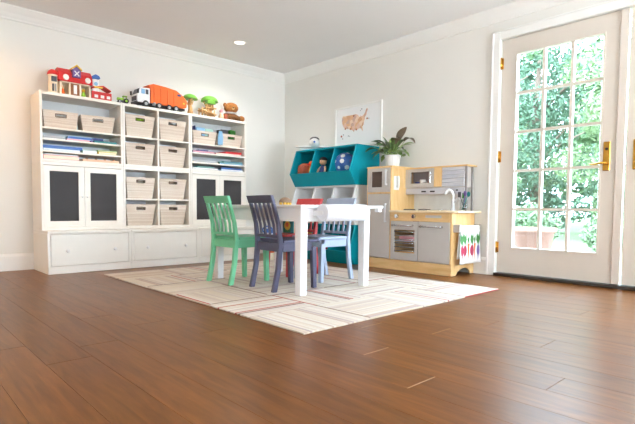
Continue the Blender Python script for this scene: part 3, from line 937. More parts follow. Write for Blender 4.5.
toy_tree('toy_tree', -1.520, -.22, 1.10, 'wooden toy tree with green dome next to the truck')
toy_tree('toy_tree', -1.225, -.13, 1.30, 'taller wooden toy tree with green dome behind the ladder')
t = Thing('toy_treehouse', 'small wooden tree house platform with ladder and green roof', 'toy house', (-1.345, -.272, ZTOP), 0)
for xx, yy in ((-.075, -.035), (.075, -.035), (-.075, .035), (.075, .035)):
    t.part('post', MB().cyl((xx, yy, 0), (xx, yy, .09), .008, n=10), WOODT)
t.part('platform', MB().prism([(-.088, .055), (.10, .02), (.10, .032), (-.088, .068)], 'y', -.05, .05), WOODT, .003)
t.part('platform', B(-.02, .10, -.045, .05, .090, .102), WOODT, .003)
for xx in (0.0, .08):
    t.part('post', MB().cyl((xx, 0.0, .102), (xx, 0.0, .155), .007, n=10), WOODT)
t.part('canopy', MB().prism([(-.015, .145), (.10, .145), (.088, .178), (.042, .19), (0, .175)], 'y', -.03, .035), C['green'], .005, 2)
ld = MB().tube([(-.055, -.054, .0), (-.03, -.05, .10)], .004, 6).tube([(-.025, -.054, .0), (.0, -.05, .10)], .004, 6)
for k in range(4): ld.tube([(-.049 + k * .006, -.054, .02 + k * .022), (-.019 + k * .006, -.053, .02 + k * .022)], .0035, 6)
t.part('ladder', ld, WOODT)
small_figure('toy_animal', -1.165, -.285, ZTOP, 1.9, C['peach'], C['pink'], 'little pale pink figure beside the taller toy tree')
block_toy('toy_block', -1.118, -.306, ZTOP, .030, .030, .055, C['rust'], 'rust red wooden block beside the plush bear', 'block', .4)

# --- plush bear lying down
t = Thing('plush_bear', 'brown plush bear lying with white scarf, shelf end', 'plush toy', (-.992, -.20, ZTOP), R(-12))
t.part('body', MB().ell((-.005, .0, .048), (.120, .075, .048), 20, 10), PLUSHD)
hd = t.part('head', MB().ell((0, -.03, .150), (.084, .070, .062), 20, 12), PLUSH)
for s in (-1, 1):
    t.part('ear', MB().ell((s * .062, .0, .185), (.024, .016, .026), 12, 8), PLUSH, under=hd)
    t.part('eye', MB().ell((s * .028, -.079, .162), .008, 8, 6), BLACK, under=hd)
    t.part('paw', MB().ell((s * .118, -.05, .035), (.040, .040, .034), 14, 8), PLUSH)
t.part('muzzle', MB().ell((0, -.078, .138), (.03, .022, .022), 12, 8), C['tan'], under=hd)
t.part('nose', MB().ell((0, -.099, .144), (.010, .007, .008), 8, 6), BLACK, under=hd)
t.part('scarf', MB().ell((0, -.015, .098), (.066, .058, .017), 18, 6), C['white'])
t.part('foot', MB().ell((-.085, -.075, .03), (.036, .032, .03), 12, 8), PLUSHD)
t.part('foot', MB().ell((.06, -.082, .03), (.036, .032, .03), 12, 8), PLUSHD)

# ================================================================== RUG
t = Thing('rug', 'pale striped rug pieced from square carpet tiles', 'rug', (-1.718, -2.10, 0.001))
nx, ny = 4, 6
rx0, rx1, ry0, ry1 = -2.668, -0.757, -3.368, -0.815
tw2, th2 = (rx1 - rx0) / nx, (ry1 - ry0) / ny
mA = B(-tw2 / 2 + .001, tw2 / 2 - .001, -th2 / 2 + .001, th2 / 2 - .001, 0, .009)
meA = mA.mesh('carpet_tile', RUGX, .002)
meB = mA.mesh('carpet_tile', RUGY, .002)
for i in range(nx):
    for j in range(ny):
        o = link('carpet_tile', meA if (i + j) % 2 == 0 else meB, t.o, (rx0 + tw2 * (i + .5) + 1.718, ry0 + th2 * (j + .5) + 2.10, 0))
for j in (2, 4):
    for i in (0, 2):
        yy = ry0 + th2 * j + 2.10
        t.part('seam', B(rx0 + tw2 * i + 1.718 + .01, rx0 + tw2 * (i + 1) + 1.718 - .01 + (.2 if i == 0 else 0), yy - .005, yy + .005, .002, .0098), RUGD)
for i in (1, 3):
    xx = rx0 + tw2 * i + 1.718
    t.part('seam', B(xx - .004, xx + .004, ry0 + 2.10 + .01, ry0 + 2.10 + th2, .002, .0098), RUGD)
    t.part('seam', B(xx - .005, xx + .005, ry0 + 2.10 + th2 * 2 + .05, ry0 + 2.10 + th2 * 3.4, .002, .0098), RUGD)
RZ = 0.0112

# ================================================================== TABLE AND CHAIRS
t = Thing('craft_table', 'white children\'s craft table on the striped rug', 'table', (-1.70, -2.13, RZ))
TX0, TX1, TY0, TY1, TZ = -2.088, -1.255, -2.688, -1.59, 0.607
t.part('tabletop', B(TX0, TX1, TY0, TY1, TZ - .020, TZ), TABLEW, .005, 2, world=True)
LX = (-2.047, -1.425); LY = (-2.645, -1.645)
for x in LX:
    for y in LY:
        w = .031
        lg = MB().hexa([(x - w + .004, y - w + .004, RZ), (x + w - .004, y - w + .004, RZ), (x + w - .004, y + w - .004, RZ), (x - w + .004, y + w - .004, RZ)],
                       [(x - w, y - w, TZ - .020), (x + w, y - w, TZ - .020), (x + w, y + w, TZ - .020), (x - w, y + w, TZ - .020)])
        t.part('leg', lg, TABLEW, .004, 2, world=True)
az0, az1 = .496, TZ - .0205
for x in LX: t.part('apron', B(x - .012, x + .012, LY[0] + .031, LY[1] - .031, az0, az1), TABLEW, .002, world=True)
for y in LY: t.part('apron', B(LX[0] + .031, LX[1] - .031, y - .012, y + .012, az0, az1), TABLEW, .002, world=True)
# bracket block under the overhanging end
t.part('bracket', B(-1.300, -1.262, -2.68, -2.64, .560, TZ - .0205), TABLEW, .003, world=True)
for x in (-1.954, -1.530):
    t.part('roll_holder', MB().prism([(-2.752, .546), (-2.752, .566), (-2.735, .570), (-2.658, .570), (-2.658, .535), (-2.735, .538)], 'x', x - .0015, x + .0015), TABLEW, world=True)
t = Thing('paper_roll', 'fat white paper roll mounted across the table end', 'paper roll', (-1.742, -2.740, .556))
t.part('paper', MB().cyl((-.208, 0, 0), (.208, 0, 0), .0575, n=32), PAPER, .003)
t.part('dowel', MB().cyl((-.216, 0, 0), (.216, 0, 0), .009, n=12), TABLEW)

def make_chair(label, m, x, y, rot):
    t = Thing('child_chair', label, 'chair', (x, y, RZ), rot, "children's slat-back chairs")
    hw = .160            # half width
    # back posts: sabre shape, side profile in (x,z)
    prof_b = [(-.208, 0), (-.172, .16), (-.158, .335), (-.168, .46), (-.210, .606)]
    prof_f = [(-.172, 0), (-.138, .16), (-.124, .335), (-.144, .46), (-.190, .606)]
    for s in (-1, 1):
        t.part('back_post', MB().prism(prof_b + prof_f[::-1], 'y', s * hw, s * (hw - .029)), m, .003)
        lg = MB().hexa([(.140, s * hw, 0), (.172, s * hw, 0), (.172, s * (hw - .032), 0), (.140, s * (hw - .032), 0)],
                       [(.128, s * hw, .30), (.166, s * hw, .30), (.166, s * (hw - .038), .30), (.128, s * (hw - .038), .30)])
        t.part('leg', lg, m, .003)
    # lower part of the back posts is one piece with the legs; top rail and slats
    inner = hw - .029
    def bx_(z):          # x of the back's centre plane at height z
        zs = [.335, .46, .606, .66]; xb = [-.141, -.156, -.200, -.219]
        return float(np.interp(z, zs, xb))
    tr = MB()
    z0, z1 = .6065, .660
    tr.prism([(bx_(z0) - .012, z0), (bx_(z0) + .012, z0), (bx_(z1) + .010, z1), (bx_(z1) - .013, z1)], 'y', -hw, hw)
    t.part('top_rail', tr, m, .002)
    lr = MB().prism([(bx_(.366) - .009, .366), (bx_(.366) + .009, .366), (bx_(.388) + .009, .388), (bx_(.388) - .009, .388)], 'y', -inner, inner)
    t.part('lower_rail', lr, m, .002)
    n = 4
    gap = (2 * inner - n * .020) / (n + 1)
    for k in range(n):
        ya = -inner + gap * (k + 1) + .020 * k
        pts = [(bx_(z) - .005, z) for z in (.388, .46, .54, .607)] + [(bx_(z) + .005, z) for z in (.607, .54, .46, .388)]
        t.part('slat', MB().prism(pts, 'y', ya, ya + .020), m)
    st = MB().prism([(-.118, -hw + .002), (.185, -hw - .006), (.195, -hw + .01), (.195, hw - .01), (.185, hw + .006), (-.118, hw - .002)], 'z', .332, .354)
    t.part('seat', st, m, .005, 2)
    ap = B(.13, .150, -hw + .038, hw - .038, .272, .331)
    for s in (-1, 1): ap.box(-.121, .128, s * (hw - .008), s * (hw - .028), .272, .331)
    ap.box(-.150, -.130, -hw + .029, hw - .029, .272, .331)
    t.part('apron', ap, m, .002)
    return t
make_chair('green wooden child chair with slatted back at the table', GREEN, -1.985, -1.850, R(2))
make_chair('navy blue wooden child chair in front of the table', NAVY, -1.912, -2.318, R(-5))
make_chair('light grey-blue child chair tucked in nearest the teal bins', GREY, -1.412, -2.195, R(180))
make_chair('red wooden child chair tucked under the far table side', RED, -1.412, -1.805, R(180))

# things on and around the table
solo('toy_turtle', MB().ell((0, 0, .028), (.046, .034, .034), 18, 8, 0.0, 1.0), C['dkgrey'], 'placeholder', 'toy') if False else None
t = Thing('toy_hedgehog', 'small brown dome toy with yellow legs on the tabletop', 'toy', (-1.63, -1.98, TZ + .0008), R(10))
t.part('shell', MB().ell((0, 0, .022), (.062, .044, .044), 18, 8, 0.0, 1.0), mat('toy_taupe', (138, 108, 84), .6, var=.2, scale=40))
for xx, yy in ((-.034, -.02), (.0, -.024), (.034, -.02), (-.034, .02), (.034, .02)):
    t.part('foot', B(xx - .010, xx + .010, yy - .010, yy + .010, 0, .026), C['yellow'], .004)
o = Thing('star_ball', 'small navy ball with white spots on navy chair seat', 'ball', (-1.985, -2.205, RZ + .355))
o.part('ball_skin', MB().ell((0, 0, .045), .045, 20, 12), C['blue'])
for k, (a, e) in enumerate([(200, 20), (235, -15), (262, 25), (225, 40), (185, -10), (280, -20), (150, 20), (60, 10), (20, -10), (100, 35)]):
    d = Vector((math.cos(R(a)) * math.cos(R(e)), math.sin(R(a)) * math.cos(R(e)), math.sin(R(e))))
    cpt = Vector((0, 0, .045)) + d * .0445
    o.part('spot', MB().cyl(cpt, cpt + d * .0015, .0075, n=8), C['white'])
# picture book standing on the red chair
t = Thing('picture_book', 'teal picture book with yellow flower standing on red chair', 'book', (-1.40, -1.735, RZ + .355), R(0))
bkb = t.part('cover', B(0, .012, -.075, .075, 0, .125), C['teal'], .002)
t.part('pages', B(.012, .022, -.073, .073, .002, .123), C['cream'])
t.part('flower_print', MB().cyl((-.0005, 0, .065), (-.0025, 0, .065), .042, n=9), C['yellow'], under=bkb)
t.part('flower_print', MB().cyl((-.0026, 0, .072), (-.004, 0, .072), .020, n=12), C['orange'], under=bkb)
t.part('leaf_print', B(-.002, 0, -.045, .045, .008, .030), C['leaf'], under=bkb)
# orange drum toy on the floor by the corner
t = Thing('toy_drum', 'small toy drum with orange rim on floor behind chairs', 'toy drum', (-.79, -.70, 0.0008))
t.part('drum_shell', MB().lathe([(.0005, 0), (.05, 0), (.052, .01), (.052, .075), (.05, .085)], n=20), C['cream'])
t.part('drum_rim', MB().lathe([(.05, .083), (.056, .083), (.056, .107), (.05, .108)], n=20), C['orange'])
t.part('drum_skin', MB().lathe([(.0005, .109), (.05, .107)], n=20), C['dkgrey'])

# ================================================================== BIN STACK (teal / white / teal)
BY0, BY1 = -1.643, -0.683
def bin_unit(z, h, m, label):
    t = Thing('toy_bin_unit', label, 'bin unit', (-.02, (BY0 + BY1) / 2, z + .0006), 0, 'stacked slant-front bin units')
    hw = (BY1 - BY0) / 2 - .001
    lip = h * .335
    P = [(-.005, 0), (-.385, 0), (-.472, lip), (-.372, h), (-.005, h)]
    for s in (-1, 1): t.part('side_panel', MB().prism(P, 'y', s * hw, s * (hw - .018)), m, .0015)
    a, b = -hw + .018, hw - .018
    t.part('top_panel', MB().prism([(-.372, h - .018), (-.372, h), (-.005, h), (-.005, h - .018)], 'y', a, b), m, .001)
    t.part('bottom_panel', B(-.385, -.017, a, b, 0, .016), m)
    t.part('back_panel', B(-.017, -.005, a, b, .0, h - .018), m)
    for k in range(3):
        ya, yb = a + (b - a) * k / 3 + .0085 * (k > 0), a + (b - a) * (k + 1) / 3 - .0085 * (k < 2)
        t.part('bin_floor', MB().prism([(-.432, .100), (-.018, .085), (-.018, .091), (-.432, .106)], 'y', ya, yb), m)
    t.part('front_panel', MB().prism([(-.385, 0), (-.472, lip), (-.460, lip + .004), (-.372, .0165)], 'y', a, b), m, .001)
    for k in (1, 2):
        yc = a + (b - a) * k / 3
        Q = [(-.017, .016), (-.370, .0165), (-.458, lip), (-.368, h - .018), (-.017, h - .018)]
        t.part('divider', MB().prism(Q, 'y', yc - .008, yc + .008), m, .001)
    return t
bin_unit(0, .415, TEAL, 'teal slant-front toy bin unit at the floor, under the white one')
bin_unit(.4165, .418, BINW, 'white slant-front toy bin unit stacked between two teal units')
bin_unit(.8355, .421, TEAL, 'teal slant-front toy bin unit on top of the stack')
BZ = .8355 + .1085
# toys in the top bins
t = Thing('toy_ball', 'blue and white patterned ball in the top teal bin', 'ball', (-.275, -1.375, BZ))
t.part('ball_skin', MB().ell((0, 0, .125), .125, 28, 16), C['blue'])
k = 0
for e in (-50, -20, 12, 42, 70):
    nn = max(3, int(9 * math.cos(R(e))))
    for a in range(nn):
        an = 360.0 * a / nn + e * 2
        d = Vector((math.cos(R(an)) * math.cos(R(e)), math.sin(R(an)) * math.cos(R(e)), math.sin(R(e))))
        cpt = Vector((0, 0, .125)) + d * .1243
        t.part('patch', MB().cyl(cpt - d * .006, cpt + d * .0012, .026 if k % 2 else .018, n=7), C['white'] if k % 3 else C['purple'])
        k += 1
t = Thing('doll', 'small doll with black hair in the middle teal bin', 'doll', (-.33, -1.08, BZ), R(180))
t.part('body', MB().lathe([(.0005, 0), (.045, 0), (.05, .04), (.035, .10), (.018, .135), (.0005, .14)], n=16), C['navyt'])
hdd = t.part('head', MB().ell((0, 0, .17), .042, 16, 10), C['peach'])
t.part('hair', MB().ell((-.006, 0, .185), (.046, .047, .04), 16, 8, -.1, 1.0), BLACK, under=hdd)
for s in (-1, 1):
    t.part('eye', MB().ell((.039, s * .014, .172), .0045, 8, 6), BLACK, under=hdd)
    t.part('arm', MB().tube([(0, s * .03, .11), (.02, s * .055, .08), (.035, s * .06, .05)], [.014, .012, .011], 8), C['peach'])
t = Thing('toy_duck', 'orange and yellow toy beside the doll in teal bin', 'toy', (-.345, -.955, BZ), R(170))
t.part('body', MB().ell((0, 0, .07), (.07, .05, .07), 16, 10), C['yellow'])
hk = t.part('head', MB().ell((.04, 0, .145), .036, 14, 8), C['orange'])
t.part('beak', MB().cyl((.07, 0, .142), (.10, 0, .138), .014, .004, n=10), C['red'], under=hk)
t = Thing('toy_ball', 'rust brown knobbly ball in the teal bin nearest the corner', 'ball', (-.35, -.795, BZ))
t.part('ball_skin', MB().ell((0, 0, .085), .085, 18, 10), C['rust'])
for a in range(0, 360, 45):
    for e in (-20, 30):
        d = Vector((math.cos(R(a + e)) * math.cos(R(e)), math.sin(R(a + e)) * math.cos(R(e)), math.sin(R(e))))
        t.part('knob', MB().ell(tuple(Vector((0, 0, .085)) + d * .082), .013, 8, 6), C['rust'])
t = Thing('toy_ball', 'yellow ball in the bottom teal bin behind the chairs', 'ball', (-.34, -.86, .108))
t.part('ball_skin', MB().ell((0, 0, .10), .10, 20, 12), C['yellow'])
t.part('band', MB().lathe([(.1005, -.015), (.1015, 0), (.1005, .015)], (0, 0, .10), 20), C['orange'])
t = Thing('toy_ball', 'red ball in the bottom teal bin behind grey chair', 'ball', (-.34, -1.17, .108))
t.part('ball_skin', MB().ell((0, 0, .085), .085, 20, 12), C['red'])
t.part('band', MB().lathe([(.0855, -.012), (.0865, 0), (.0855, .012)], (0, 0, .085), 20), C['white'])

# toy aeroplane on the bin stack
ZS = .8355 + .0006 + .421
t = Thing('toy_aeroplane', 'white toy aeroplane facing out on top of teal bins', 'toy plane', (-.235, -.835, ZS + .0008), R(226))
fus = MB().lathe([(.0005, .165), (.03, .155), (.055, .11), (.062, .05), (.06, -.04), (.045, -.12), (.02, -.165), (.0005, -.17)], n=20)
fus.xf(Matrix.Translation((0, 0, .090)) @ Matrix.Rotation(R(90), 4, 'Y'))
fo = t.part('fuselage', fus, WHITEP)
t.part('windscreen', MB().ell((.085, 0, .125), (.045, .056, .032), 16, 8), C['dkgrey'], under=fo)
t.part('nose', MB().ell((.165, 0, .088), .012, 10, 6), C['blue'], under=fo)
wg = MB().prism([(-.05, -.225), (.035, -.225), (.065, 0), (.035, .225), (-.05, .225), (-.06, 0)], 'z', .040, .054)
t.part('wing', wg, WHITEP, .004, 2)
t.part('wing', MB().prism([(-.03, -.165), (.03, -.165), (.05, 0), (.03, .165), (-.03, .165)], 'z', .016, .028), WHITEP, .004, 2)
t.part('tail_fin', MB().prism([(-.165, .09), (-.10, .10), (-.155, .185), (-.175, .185)], 'y', -.006, .006), WHITEP, .003)
for s in (-1, 1):
    t.part('cabin_roof', B(-.05, .05, s * .012, s * .034, .148, .158), WHITEP, .004)
    wheel(t, .03, s * .05, .014, .014, .012)
    t.part('wing_stripe', B(.02, .040, s * .19, s * .222, .053, .056), C['peach'])
wheel(t, -.13, 0, .010, .010, .008)
t.part('tail_strut', MB().cyl((-.13, 0, .01), (-.13, 0, .075), .005, n=8), WHITEP)

# framed map on the wall
t = Thing('framed_map', 'white framed map print hanging above the teal bins', 'picture', (-.003, -1.318, 1.535))
fy0, fy1, fz0, fz1 = -.342, .365, -.24, .228
fr_ = B(-.022, 0, fy0, fy0 + .02, fz0, fz1).box(-.022, 0, fy1 - .02, fy1, fz0, fz1).box(-.022, 0, fy0 + .02, fy1 - .02, fz0, fz0 + .02).box(-.022, 0, fy0 + .02, fy1 - .02, fz1 - .02, fz1)
t.part('frame', fr_, TRIM)
mt_ = t.part('mount', B(-.008, -.001, fy0 + .02, fy1 - .02, fz0 + .02, fz1 - .02), mat('mount_board', (250, 250, 250), .7, var=.005))
# outline of the map, u to the viewer's right (towards -y), v up
MAPU = [(-.20, .085), (-.19, .10), (-.12, .098), (-.03, .096), (.01, .100), (.045, .085), (.07, .060), (.085, .075), (.105, .062), (.125, .075), (.150, .100), (.160, .128), (.178, .150),
        (.186, .128), (.170, .095), (.168, .075), (.150, .055), (.146, .030), (.132, .005), (.128, -.030), (.108, -.055), (.118, -.090), (.112, -.102), (.095, -.070), (.06, -.066), (.03, -.080), (.0, -.070),
        (-.015, -.098), (-.04, -.075), (-.065, -.066), (-.10, -.055), (-.14, -.05), (-.175, -.03), (-.195, .01), (-.205, .05)]
MAPM = mat_patches('map_print', [(240, 202, 168), (232, 184, 142), (244, 214, 190), (222, 168, 130), (236, 196, 176), (214, 176, 158)], 26.0)
t.part('map_print', MB().prism([(-u + .05, v + .025) for u, v in MAPU], 'x', -.0105, -.008), MAPM, under=mt_)
for u, v, r_ in [(.18, .03, .010), (.205, .028, .008), (.10, .145, .008), (.08, .13, .006), (-.21, -.13, .012), (-.18, -.115, .009), (-.19, -.16, .008), (-.10, -.135, .008), (-.08, -.14, .006), (-.02, .085, .012), (-.07, -.06, .01), (.02, -.075, .011), (-.15, -.05, .01)]:
    t.part('map_spot', MB().cyl((-.008, -u + .05, v + .025), (-.0112, -u + .05, v + .025), r_, n=8), C['rust'] if r_ > .0095 else C['grey'], under=mt_)

# ================================================================== PLAY KITCHEN
KF = -.41
t = Thing('play_kitchen', 'wooden toy kitchen with grey doors against the wall', 'play kitchen', (-.21, -2.285, 0.0008))
def kp(name, mb, m, bevel=.002, under=None, seg=1, label=None):
    return t.part(name, mb, m, bevel, seg, under, world=True, label=label)
A0, A1, Z_ = -1.803, -2.105, .0008
# fridge column
for ya, yb in ((A0, A0 - .015), (A1 + .015, A1)): kp('fridge_side', B(KF + .018, -.02, ya, yb, .10, .985), MAPLE)
kp('fridge_top', B(KF - .004, -.02, A0 + .004, A1 - .012, .986, 1.003), MAPLEH)
kp('fridge_back', B(-.03, -.02, A0 - .015, A1 + .015, .10, .985), MAPLE)
kp('fridge_floor', B(KF + .02, -.03, A0 - .015, A1 + .015, .10, .115), MAPLEH)
kp('fridge_frame', B(KF, KF + .018, A0, A0 - .010, .10, .985).box(KF, KF + .018, A1 + .012, A1, .10, .985).box(KF, KF + .018, A0 - .010, A1 + .012, .735, .748), MAPLE)
fz = MB()
y0, y1, z0, z1 = A0 - .012, A1 + .014, .751, .982
wy0, wy1, wz0, wz1 = -1.862, -1.994, .798, .952
fz.box(KF - .004, KF + .014, y0, wy0, z0, z1).box(KF - .004, KF + .014, wy1, y1, z0, z1).box(KF - .004, KF + .014, wy0, wy1, z0, wz0).box(KF - .004, KF + .014, wy0, wy1, wz1, z1)
fzd = kp('freezer_door', fz, KGREY, 0)
kp('freezer_window', B(KF + .004, KF + .010, wy0, wy1, wz0, wz1), DKBROWN, 0, fzd)
def bar_handle(y, z0, z1, under, vertical=True, y1=None):
    if vertical:
        mb = B(KF - .034, KF - .022, y - .009, y + .009, z0, z1).box(KF - .022, KF - .0045, y - .007, y + .007, z0, z0 + .016).box(KF - .022, KF - .0045, y - .007, y + .007, z1 - .016, z1)
        kp('handle', mb, KSILV, .003, under)
    else:
        mb = MB().cyl((KF - .032, y, z0), (KF - .032, y1, z0), .008, n=12)
        for yy in (y - .012, y1 + .012): mb.cyl((KF - .034, yy, z0), (KF - .0045, yy, z0), .010, n=12)
        kp('handle', mb, CHROME, 0, under)
bar_handle(-2.055, .815, .965, fzd)
fd = kp('fridge_door', B(KF - .004, KF + .014, A0 - .012, A1 + .014, .106, .732), KGREY, .003)
bar_handle(-2.052, .455, .64, fd)
# phone on the fridge side
ph = kp('phone_cradle', B(-.375, -.30, A1 - .0005, A1 - .012, .770, .905), WHITEP, .008, seg=2)
kp('phone_handset', MB().tube([(-.338, A1 - .022, .795), (-.338, A1 - .032, .82), (-.338, A1 - .032, .875), (-.338, A1 - .022, .90)], [.017, .012, .012, .017], 10), WHITEP, 0, ph)
# base: kick board, side, doors
K1 = -2.766
kb = MB().prism([(A0, 0.0 + Z_), (A0, .099), (K1, .099), (K1, Z_)], 'x', KF + .004, KF + .018)
kp('kick_board', kb, MAPLEH)
kp('base_floor', B(KF + .02, -.02, A1, K1 + .016, .10, .115), MAPLEH)
sd = [(KF + .018, Z_), (KF + .018, .553), (-.02, .553), (-.02, Z_), (-.075, Z_), (-.09, .030), (-.13, .052), (-.19, .062), (-.25, .052), (-.30, .030), (-.325, Z_)]
kp('side_panel', MB().prism(sd, 'y', K1 + .015, K1), MAPLE)
kp('back_board', B(-.03, -.02, A1, K1 + .016, .115, .553), MAPLE)
kp('face_stile', B(KF, KF + .0175, K1, K1 + .016, .10, .553), MAPLE)
kp('control_panel', B(KF - .004, KF + .0175, A1 - .001, K1 + .017, .474, .553), MAPLEH)
ct = kp('countertop', MB().prism([(KF - .032, A1 - .001), (KF - .032, -2.80), (KF - .01, -2.832), (-.024, -2.832), (-.024, A1 - .001)], 'z', .5545, .574), MAPLETOP, .004, seg=2)
for y in (-2.182, -2.378):
    kn = MB().cyl((KF - .004, y, .519), (KF - .026, y, .519), .021, .018, n=18)
    ko = kp('knob', kn, CHROME, .002)
    kp('knob_pointer', B(KF - .030, KF - .026, y - .003, y + .003, .503, .535), BLACK if y < -2.3 else KSILV, 0, ko)
kp('control_plate', B(KF - .0055, KF - .0042, -2.50, -2.665, .508, .530), KSILV, .0005)
od = MB()
y0, y1, z0, z1 = A1 - .006, -2.418, .105, .470
wy0, wy1, wz0, wz1 = -2.150, -2.386, .172, .390
od.box(KF - .004, KF + .012, y0, wy0, z0, z1).box(KF - .004, KF + .012, wy1, y1, z0, z1).box(KF - .004, KF + .012, wy0, wy1, z0, wz0).box(KF - .004, KF + .012, wy0, wy1, wz1, z1)
odo = kp('oven_door', od, KGREY, 0)
bar_handle(-2.14, .432, .432, odo, False, -2.375)
for k in range(6):
    zz = wz0 + .018 + k * .036
    kp('oven_bar', MB().cyl((KF + .002, wy0, zz), (KF + .002, wy1, zz), .0045, n=8), CHROME, 0, odo)
kp('oven_rack', B(KF + .03, -.06, A1 - .01, -2.415, .275, .283), KSILV, 0)
kp('oven_cavity', B(-.06, -.05, A1 - .01, -2.415, .116, .47), mat('oven_inside', (150, 112, 80), .6), 0)
kp('cabinet_partition', B(KF + .02, -.05, -2.418, -2.428, .116, .473), MAPLE, 0)
cd = kp('cabinet_door', B(KF - .004, KF + .012, -2.424, K1 + .019, .105, .470), KGREY, .003)
bar_handle(-2.452, .428, .428, cd, False, -2.685)
# towel bracket and rail
kp('rail_bracket', B(KF + .019, KF + .058, K1 - .0005, K1 - .064, .385, .455), KGREY, .004)
kp('rail_bracket', B(-.034, -.022, K1 - .0005, K1 - .064, .41, .455), KGREY, .002)
kp('towel_rail', MB().cyl((KF + .058, K1 - .048, .432), (-.034, K1 - .048, .432), .006, n=10), CHROME, 0)
# burners, sink, faucet
for y in (-2.20, -2.37):
    kp('burner', MB().cyl((-.24, y, .5743), (-.24, y, .579), .060, n=22), mat('burner_grey', (92, 90, 92), .5), 0)
    g = MB()
    for a in (0, 60, 120):
        dx, dy = .055 * math.cos(R(a)), .055 * math.sin(R(a))
        g.tube([(-.24 - dx, y - dy, .583), (-.24 + dx, y + dy, .583)], .0035, 6)
    kp('burner_grate', g, BLACK, 0)
sk = MB().lathe([(.085, .5743), (.092, .578), (.087, .5805), (.075, .577), (.02, .5752), (.0005, .5752)], (-.30, -2.545, 0), 24)
kp('sink_bowl', sk, CHROME, 0)
fc = MB().lathe([(.024, .5745), (.024, .584), (.015, .592), (.014, .68)], (-.215, -2.655, 0), 12)
fc.tube([(-.215, -2.655, .67), (-.216, -2.655, .72), (-.228, -2.645, .752), (-.245, -2.630, .762), (-.262, -2.614, .750), (-.268, -2.608, .722)], [.014, .014, .013, .013, .013, .015], 10)
fo = kp('faucet', fc, FAUC, 0)
kp('faucet_lever', MB().tube([(-.215, -2.655, .64), (-.212, -2.682, .662), (-.21, -2.70, .69)], [.010, .008, .007], 8), FAUC, 0, fo)
# upper section
UF = -.178
kp('backsplash', B(-.032, -.022, A1 - .001, -2.745, .5745, .974), mat('splash_white', (240, 240, 238), .4), 0)
kp('top_board', B(UF - .012, -.02, A1 - .0135, -2.778, .9745, .9885), MAPLEH)
mwb = MB()
y0, y1, z0, z1 = A1 - .001, -2.425, .796, .974
kp('microwave_floor', B(UF + .012, -.032, A1 - .001, -2.745, .786, .796), KGREY, 0)
wy0, wy1, wz0, wz1 = -2.165, -2.372, .836, .944
for q in ((y0, wy0, z0, z1), (wy1, y1, z0, z1), (wy0, wy1, z0, wz0), (wy0, wy1, wz1, z1)): mwb.box(UF - .004, UF + .01, *q)
mo = kp('microwave_door', mwb, KGREY, 0)
kp('microwave_inside', B(-.05, -.045, y0, y1, .797, .973), mat('microwave_inside', (176, 164, 164), .6), 0)
kp('microwave_handle', B(UF - .022, UF - .0045, -2.386, -2.402, .832, .948), CHROME, .003, mo)
kp('wood_panel', B(UF - .002, UF + .012, -2.427, -2.512, .797, .974), MAPLE, .002)
for k in range(5):
    za = .798 + k * .0355
    kp('slat', B(UF - .004 , UF + .010, -2.514, -2.742, za, za + .033), KSLAT, .003)
kp('upper_side', B(UF + .011, -.033, -2.733, -2.744, .797, .974), KGREY, 0)
hd_ = kp('hood_panel', B(UF + .002, UF + .012, A1 - .001, -2.744, .730, .785), mat('hood_grey', (206, 206, 212), .4), .002)
for y in (-2.315, -2.412):
    kp('vent_mark', B(UF - .0005, UF + .0018, y - .026, y + .026, .748, .762), BLACK, .001, hd_)
kp('vent_mark', B(UF - .0005, UF + .0018, -2.66, -2.68, .755, .768), BLACK, .001, hd_)
for x in (-.165, -.06):
    kp('post', B(x - .008, x + .008, -2.747, -2.763, .5745, .9742), mat('post_grey', (150, 146, 144), .45), .002)
# things in and on the kitchen
def cup(name, x, y, z, r, h, m, label):
    tt = Thing(name, label, 'cup', (x, y, z))
    tt.part('cup_body', MB().lathe([(.0005, .002), (r * .8, .002), (r * .82, 0), (r, h), (r * .9, h), (r * .72, .006), (.0005, .006)], n=16), m)
    tt.part('cup_handle', MB().tube([(0, -r * .85, h * .25), (0, -r * 1.5, h * .35), (0, -r * 1.5, h * .7), (0, -r * .95, h * .8)], .004, 6), m)
cup('toy_cup', -.12, -2.205, .797, .026, .055, C['navyt'], 'navy toy cup inside the toy microwave')
cup('toy_cup', -.135, -2.275, .797, .030, .075, C['white'], 'white toy cup inside the toy microwave')
cup('toy_cup', -.11, -2.345, .797, .026, .06, C['rust'], 'dark red toy cup inside the toy microwave')
block_toy('toy_cake', -.26, -2.265, .2838, .16, .22, .05, C['pink'], 'pink toy cake on the oven rack', 'toy food')
block_toy('toy_bread', -.26, -2.265, .116, .16, .22, .07, C['tan'], 'tan toy loaf on the oven floor', 'toy food')
# utensil pot
t = Thing('utensil_jar', 'clear jar on the toy kitchen counter holding utensils', 'jar', (-.215, -2.762, .5748))
t.part('jar_wall', MB().lathe([(.0005, 0), (.032, 0), (.034, .004), (.036, .095), (.033, .095), (.031, .006), (.0005, .005)], n=20), CLEAR)
def utensil(dx, dy, tx, ty, h, m, shape, label):
    tt = Thing('toy_utensil', label, 'utensil', (-.215, -2.762, .5748), 0, 'toy utensils in the jar')
    p0 = Vector((dx, dy, .008)); p1 = Vector((tx, ty, h))
    tt.part('handle', MB().tube([tuple(p0), tuple(p1)], .004, 8), m)
    d = (p1 - p0).normalized()
    if shape == 'spoon':
        tt.part('head', MB().ell(tuple(p1 + d * .018), (.007, .017, .024), 12, 8), m)
    else:
        q = p1 + d * .02
        tt.part('head', MB().box(q.x - .003, q.x + .003, q.y - .016, q.y + .016, q.z - .024, q.z + .024), m, .002)
utensil(.005, -.01, -.01, .030, .125, C['dkgrey'], 'flat', 'dark grey toy spatula leaning in the utensil jar')
utensil(-.006, .012, .0, -.038, .13, C['teal'], 'spoon', 'teal toy spoon leaning out of the utensil jar')
